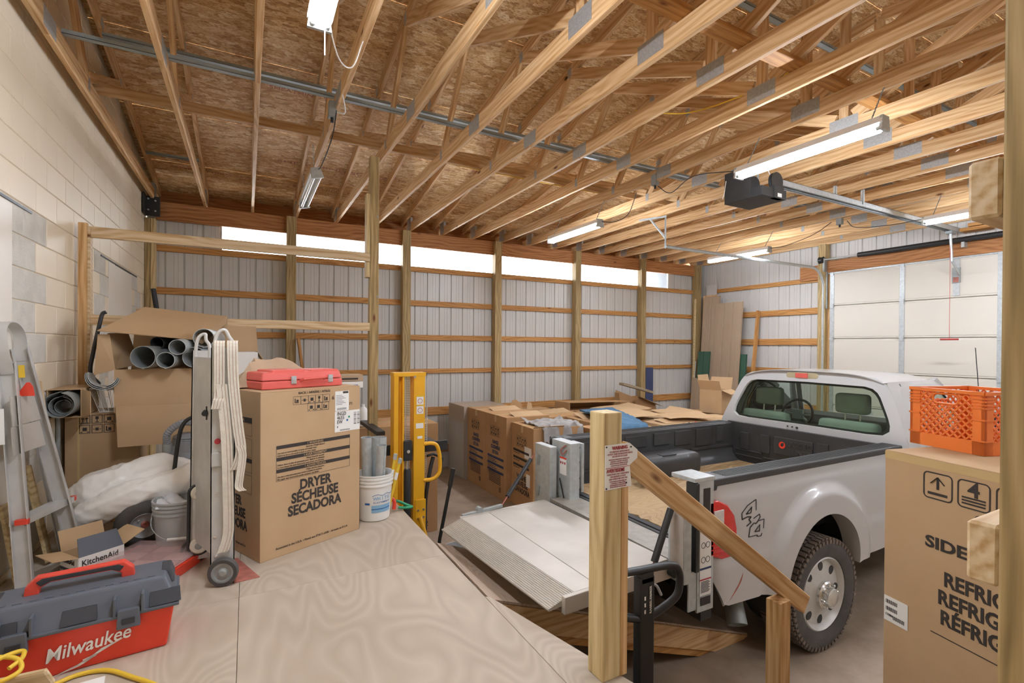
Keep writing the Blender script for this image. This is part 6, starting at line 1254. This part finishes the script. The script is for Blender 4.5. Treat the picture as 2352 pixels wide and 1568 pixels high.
for (a, b, e) in (((2.24, 3.71, 1.28), (1.80, 3.475, .96), .018), ((2.26, 2.12, 1.31), (2.06, 2.10, .92), .021)):
    a, b = V(a), V(b); tp('support_strap', MB().tube([a.lerp(b, .12), a.lerp(b, .85)], e, 12), 'blackplastic', smooth=40); tp('strap_chain', MB().tube([a, a.lerp(b, .14)], .006, 6).tube([a.lerp(b, .84), b], .006, 6), 'rustyred')
# things in the bed
o = ob('water_bag', lump([(3.2, 3.32, .99), (3.27, 3.40, 1.03), (3.33, 3.5, .99)], [.04, .085, .05], .03, 9, 4, 30, 24, .6), 'clearbag', smooth=60); tag(o, 'crumpled clear plastic bag with blue label on the truck bed plywood', 'bag'); ob('blue_label', MB().cbox((3.24, 3.34, 1.04), (.07, .06, .012)), 'blue', o)
# ================================================================ railing, ramp, pallet jack, refrigerator carton
t = thing('stair_railing', 'timber stair railing with tall post, sloping handrail and low post', 'railing', (1.35, 1.65, 0))
ob('tall_post', MB().box(-.045, .05, -.05, .05, DK, 1.955), 'newpost', t, bevel=.006); ob('side_plank', MB().box(.051, .089, -.05, .04, DK, 1.74), 'pine_z', t, bevel=.003)
plank('handrail', (.055, -.03, 1.785), (1.40, -.03, .80), .038, .10, 'pine', t, bevel=.004)
ob('low_post', MB().box(1.09, 1.18, -.09, -.01, 0, .90), 'pine_z', t, bevel=.004)
s = thing('warning_sign', 'white door warning sign nailed to the tall railing post', 'sign', (1.35, 1.597, 0))
sp_ = [(-.044, 1.634), (.101, 1.637), (.089, 1.727), (.132, 1.754), (.133, 1.789), (.088, 1.822), (-.044, 1.821)]
ob('sign_plate', MB().prism(sp_, .002, MX(((1, 0, 0, 0), (0, 0, -1, 0), (0, 1, 0, 0), (0, 0, 0, 1)))), 'labelwhite', s)
def st(s_, z, sz, bold=0, x=.034, sx=.82, al='CENTER'): txt(s, s_, sz, (x, -.0022, z), Xf, Zf, 'signred' if bold else 'signpink', al, bold=bold, sx=sx)
st('WARNING', 1.800, .021, .02); st('TO PREVENT ENTRAPMENT,', 1.788, .0105); st('DO NOT START DOOR DOWN UNLESS', 1.778, .0105, 0, .036, .72); st('DOORWAY IS CLEAR', 1.768, .0105)
for k, q_ in enumerate(('THIS DOOR IS OPERATED BY A MEDIUM DUTY', 'OPERATOR. TO PREVENT THE MOTOR', 'PROTECTOR FROM TRIPPING, DO NOT', 'EXCEED 10 OPERATIONS PER HOUR')): st(q_, 1.7565-.0085*k, .0075, 0, .03, .72)
patch(s, 'sign_rule', (-.042, -.0022, 1.724), Xf, Zf, .128, .0022, 'signred', t=.0004)
st('AVERTISSEME', 1.706, .021, .02, -.036, .78, 'LEFT')
for k, q_ in enumerate(('POUR ÉVITER TOUT COINCEMENT', 'PAS ABAISSER LA PORTE', "QUE L'EMBRASURE N'EST PAS")): st(q_, 1.694-.010*k, .0100, 0, .026, .76)
for k, q_ in enumerate(('CETTE PORTE EST MANOEUVRÉE PAR', 'COMMANDE À CHARGE LÉGÈRE', 'DÉCLENCHEMENT DU PROTECTEUR', 'NE PAS DÉPASSER 10 MANOEUVRES')): st(q_, 1.6645-.0078*k, .0075, 0, .026, .72)
for (x, z) in ((-.038, 1.814), (.095, 1.805), (-.037, 1.641), (.07, 1.655)): ob('screw', MB().cyl((x, -.002, z), (x, -.005, z), .0035, 8), 'steel_dark', s)
# plywood ramp
t = thing('plywood_ramp', 'plywood ramp with timber stringers sloping from the deck under the liftgate', 'ramp', (1.19, 2.87, 0))
def rz_(x): return .81-.36*x
for y in (-.42, .42):
    mb = MB().prism([(0, .66), (.0, rz_(0)), (2.21, .016), (2.16, .0), (1.84, .0)], .04, MX(((1, 0, 0, 0), (0, 0, -1, y+.02), (0, 1, 0, 0), (0, 0, 0, 1)))); ob('stringer', mb, 'pine', t, bevel=.003)
    mb = MB().prism([(.02, .60), (.02, .65), (1.83, .0), (1.69, .0)], .04, MX(((1, 0, 0, 0), (0, 0, -1, y+.035), (0, 1, 0, 0), (0, 0, 0, 1)))); ob('stringer', mb, 'girt', t, bevel=.003)
ob('ramp_sheet', MB().add([(0, -.44, rz_(0)+.004), (2.2, -.44, rz_(2.2)+.006), (2.2, .44, rz_(2.2)+.006), (0, .44, rz_(0)+.004), (0, -.44, rz_(0)+.019), (2.2, -.44, rz_(2.2)+.02), (2.2, .44, rz_(2.2)+.02), (0, .44, rz_(0)+.019)], [(0, 3, 2, 1), (4, 5, 6, 7), (0, 1, 5, 4), (1, 2, 6, 5), (2, 3, 7, 6), (3, 0, 4, 7)]), 'rampply', t)
# pallet jack
t = thing('pallet_jack', 'black pallet jack handle with loop grip standing behind the tall railing post', 'pallet jack', (1.69, 1.76, 0))
ob('stem', MB().box(-.045, .045, -.02, .03, .25, 1.13), 'steel_dark', t, bevel=.006); ob('grip_mount', MB().box(-.04, .04, -.02, .02, 1.10, 1.15), 'steel_dark', t, bevel=.004)
ob('grip_loop', MB().tube(bez([(-.035, 0, .93), (-.12, 0, .96), (-.21, 0, 1.0), (-.235, 0, 1.09), (-.19, 0, 1.165), (0, 0, 1.16), (.17, 0, 1.145), (.225, 0, 1.11), (.235, 0, 1.04), (.21, 0, .98), (.12, 0, .945), (.035, 0, .925)], 5), .019, 10), 'steel_dark', t, smooth=60)
ob('trigger_lever', MB().tube(bez([(.03, .02, 1.07), (.1, .03, 1.05), (.14, .03, .99)], 5), .007, 6), 'galv', t, smooth=50)
for i, s_ in enumerate(('RAISE', 'NEUTRAL', 'LOWER')): txt(t, s_, .018, (.022, -.0225, .955+.035*i), (0, 0, 1), (-1, 0, 0), 'labelwhite')
for i in range(3): patch(t, 'decal_mark', (-.022, -.021, .96+.032*i), Xf, Zf, .008, .018, 'labelwhite')
ob('pump_housing', MB().box(-.09, .09, -.06, .1, .06, .3), 'steel_dark', t, bevel=.01); ob('steer_wheel', MB().cyl((-.06, .02, .09), (.06, .02, .09), .09, 18), 'blackplastic', t, smooth=40)
for x in (-.18, .18): ob('fork', MB().box(x-.075, x+.075, -1.15, .0, .05, .10), 'steel_dark', t, bevel=.008)
ob('fork_bridge', MB().box(-.25, .25, -.06, .02, .05, .3), 'steel_dark', t, bevel=.008)
# refrigerator carton
fa = math.atan2(-.402, -.101); L0 = V((2.41, 1.08, 0)); d_ = V((math.cos(fa), math.sin(fa), 0)); n_ = V((-d_.y, d_.x, 0)); SX, SY, SZ = .80, .78, 1.80
t = carton('refrigerator_carton', 'tall brown refrigerator carton with large black print at the right', (SX, SY, SZ), L0+d_*SX/2+n_*SY/2, fa, 'card', tape=False)
fr0 = lambda f, v: V((-SX/2+f, -SY/2-.0006, v))
def frp(g): return g
ob('edge_tape', MB().box(-SX/2, SX/2, -SY/2-.0008, -SY/2, SZ-.035, SZ-.004), 'tape', t)
def icon(f, v, s=.105):
    o = rrect(s, s*1.0, .018, 5, s/2, s/2); n = len(o); i_ = rrect(s-.01, s-.01, .013, 5, s/2, s/2)
    mb = MB().add([fr0(f+x, v+y)+V((0, -.0006, 0)) for x, y in o]+[fr0(f+x, v+y)+V((0, -.0006, 0)) for x, y in i_], [(k, (k+1) % n, n+(k+1) % n, n+k) for k in range(n)]); ob('icon_frame', mb, 'ink', t)
icon(.155, 1.645); icon(.275, 1.645); icon(.395, 1.645); icon(.33, 1.525)
P = lambda f, v, w, h: patch(t, 'icon_mark', fr0(f, v), Xf, Zf, w, h, 'ink', t=.0006)
P(.172, 1.662, .07, .010); P(.2035, 1.685, .009, .045)
for s_ in (-1, 1): ob('icon_mark', MB().beam(fr0(.208, 1.733)+V((0, -.0008, 0)), fr0(.208+s_*.025, 1.706)+V((0, -.0008, 0)), .001, .010, (0, -1, 0)), 'ink', t)
txt(t, '4', .075, fr0(.328, 1.692), Xf, Zf, 'ink', 'CENTER', bold=.02)
for k in range(3): P(.29, 1.660+.011*k, .075, .006)
P(.41, 1.68, .02, .05); P(.43, 1.67, .05, .02); ob('icon_mark', MB().beam(fr0(.40, 1.655)+V((0, -.0008, 0)), fr0(.49, 1.74)+V((0, -.0008, 0)), .001, .008, (0, -1, 0)), 'ink', t); ob('icon_mark', MB().beam(fr0(.34, 1.535)+V((0, -.0008, 0)), fr0(.425, 1.62)+V((0, -.0008, 0)), .001, .008, (0, -1, 0)), 'ink', t); P(.36, 1.56, .05, .025); P(.352, 1.555, .004, .06)
txt(t, 'SIDE', .062, fr0(.165, 1.455), Xf, Zf, 'ink', bold=.03, sx=1.2)
for k, (q_, f) in enumerate((('REFRIGERATOR', .232), ('REFRIGERADOR', .212), ('RÉFRIGÉRATEUR', .221))): txt(t, q_, .076, fr0(f, 1.325-.075*k), Xf, Zf, 'ink', bold=.028, sx=.84)
P(.188, 1.125, .45, .0035); txt(t, 'MADE IN MEXICO', .04, fr0(.37, .985), Xf, Zf, 'ink', sx=.75)
patch(t, 'shipping_label', fr0(.004, 1.075), Xf, Zf, .098, .105, 'labelwhite')
for r_ in range(3):
    for k in range(12): patch(t, 'barcode_bar', fr0(.012+.004*k+(.03 if r_ == 2 else 0), 1.15-.03*r_)+V((0, -.0018, 0)), Xf, Zf, .0018+.001*(k % 2), .016, 'ink', t=.0004)
txt(t, '17886', .014, fr0(.01, 1.098)+V((0, -.0018, 0)), Xf, Zf, 'ink')
# orange crate
ca = math.atan2(-.285, -.087); c0 = V((2.692, 1.108, SZ+.001)); dc = V((math.cos(ca), math.sin(ca), 0)); nc = V((-dc.y, dc.x, 0)); CW, CD, CH = .30, .33, .258
t = thing('milk_crate', 'orange plastic lattice crate on top of the refrigerator carton', 'crate', c0+dc*CW/2+nc*CD/2, ca)
def crate_side(w, M_, handle=True, logo=False):
    bx = lambda mb, x0, x1, z0, z1, t0=0, t1=.008: mb.box(x0, x1, t0, t1, z0, z1, M_)
    mb = MB(); cw = .045
    bx(mb, -w/2, -w/2+cw, 0, CH, 0, .012); bx(mb, w/2-cw, w/2, 0, CH, 0, .012); bx(mb, -w/2, w/2, 0, .055, 0, .01); bx(mb, -w/2, w/2, CH-.014, CH, -.006, .014)
    for k in range(4): bx(mb, -w/2, -w/2+cw, CH-.03-.013*k, CH-.025-.013*k, -.004, 0); bx(mb, w/2-cw, w/2, CH-.03-.013*k, CH-.025-.013*k, -.004, 0)
    for z in (.14, .055): bx(mb, -w/2-.003, w/2*0-w/2+cw, z, z+.006, -.004, 0); bx(mb, w/2-cw, w/2+.003, z, z+.006, -.004, 0)
    ob('crate_side', mb, 'orange', t)
    x0, x1, z0, z1 = -w/2+cw, w/2-cw, .055, CH-.014; st_ = .031
    lat = MB()
    def clip(c, sgn):
        pts = []
        for x in (x0, x1):
            z = z0+sgn*(x-c) if sgn > 0 else z0-(x-c)
            if z0 <= z <= z1: pts.append((x, z))
        for z in (z0, z1):
            x = c+(z-z0)*sgn
            if x0 <= x <= x1: pts.append((x, z))
        pts = sorted(set((round(a, 5), round(b, 5)) for a, b in pts)); return pts
    for sgn in (1, -1):
        c = x0-(z1-z0) if sgn > 0 else x0
        while c < (x1 if sgn > 0 else x1+(z1-z0)):
            p = clip(c, sgn)
            if len(p) >= 2 and math.hypot(p[-1][0]-p[0][0], p[-1][1]-p[0][1]) > .015:
                a, b = p[0], p[-1]
                if handle:
                    # keep the hand hole free
                    n = 14; seg = [(a[0]+(b[0]-a[0])*i/n, a[1]+(b[1]-a[1])*i/n) for i in range(n+1)]
                    for q1, q2 in zip(seg, seg[1:]):
                        mx_, mz_ = (q1[0]+q2[0])/2, (q1[1]+q2[1])/2
                        if abs(mx_) < .05 and CH-.062 < mz_ < CH-.022: continue
                        lat.beam(M_ @ V((q1[0], .004, q1[1])), M_ @ V((q2[0], .004, q2[1])), .006, .006)
                else: lat.beam(M_ @ V((a[0], .004, a[1])), M_ @ V((b[0], .004, b[1])), .006, .006)
            c += st_
    o = ob('lattice', lat, 'orange', t); o['kind'] = 'stuff'
    if handle:
        ob('hand_hole_rim', MB().tube([M_ @ V((x, .003, CH-.042+z)) for x, z in rrect(.105, .042, .02, 5)], .005, 6, closed=True), 'orange', t, smooth=60)
for k, w, off in ((0, CW, CD/2), (1, CD, CW/2), (2, CW, CD/2), (3, CD, CW/2)):
    crate_side(w, MX.Rotation(R(90*k), 4, 'Z') @ MX.Translation((0, -off, 0)))
fl2 = MB()
for i in range(9): fl2.box(-CW/2+.01, CW/2-.01, -CD/2+.012+i*.036, -CD/2+.022+i*.036, .004, .014)
for i in range(8): fl2.box(-CW/2+.012+i*.037, -CW/2+.022+i*.037, -CD/2+.01, CD/2-.01, .004, .014)
ob('crate_floor', fl2, 'orange', t)
# near post at the right edge
t = thing('corner_post', 'weathered timber post filling the right edge of the view', 'post', (1.345, .343, 0))
ob('post', MB().box(-.045, .05, -.05, .045, 0, 4.235), 'treated_z', t, bevel=.005)
plank('rail_stub', (-.045, .072, 2.553), (.6, .072, 2.553), .052, .118, 'pine_pale', t, bevel=.006); plank('rail_stub', (-.047, .068, 1.822), (.6, .068, 1.822), .05, .122, 'pine_pale', t, bevel=.006)
flush_text()
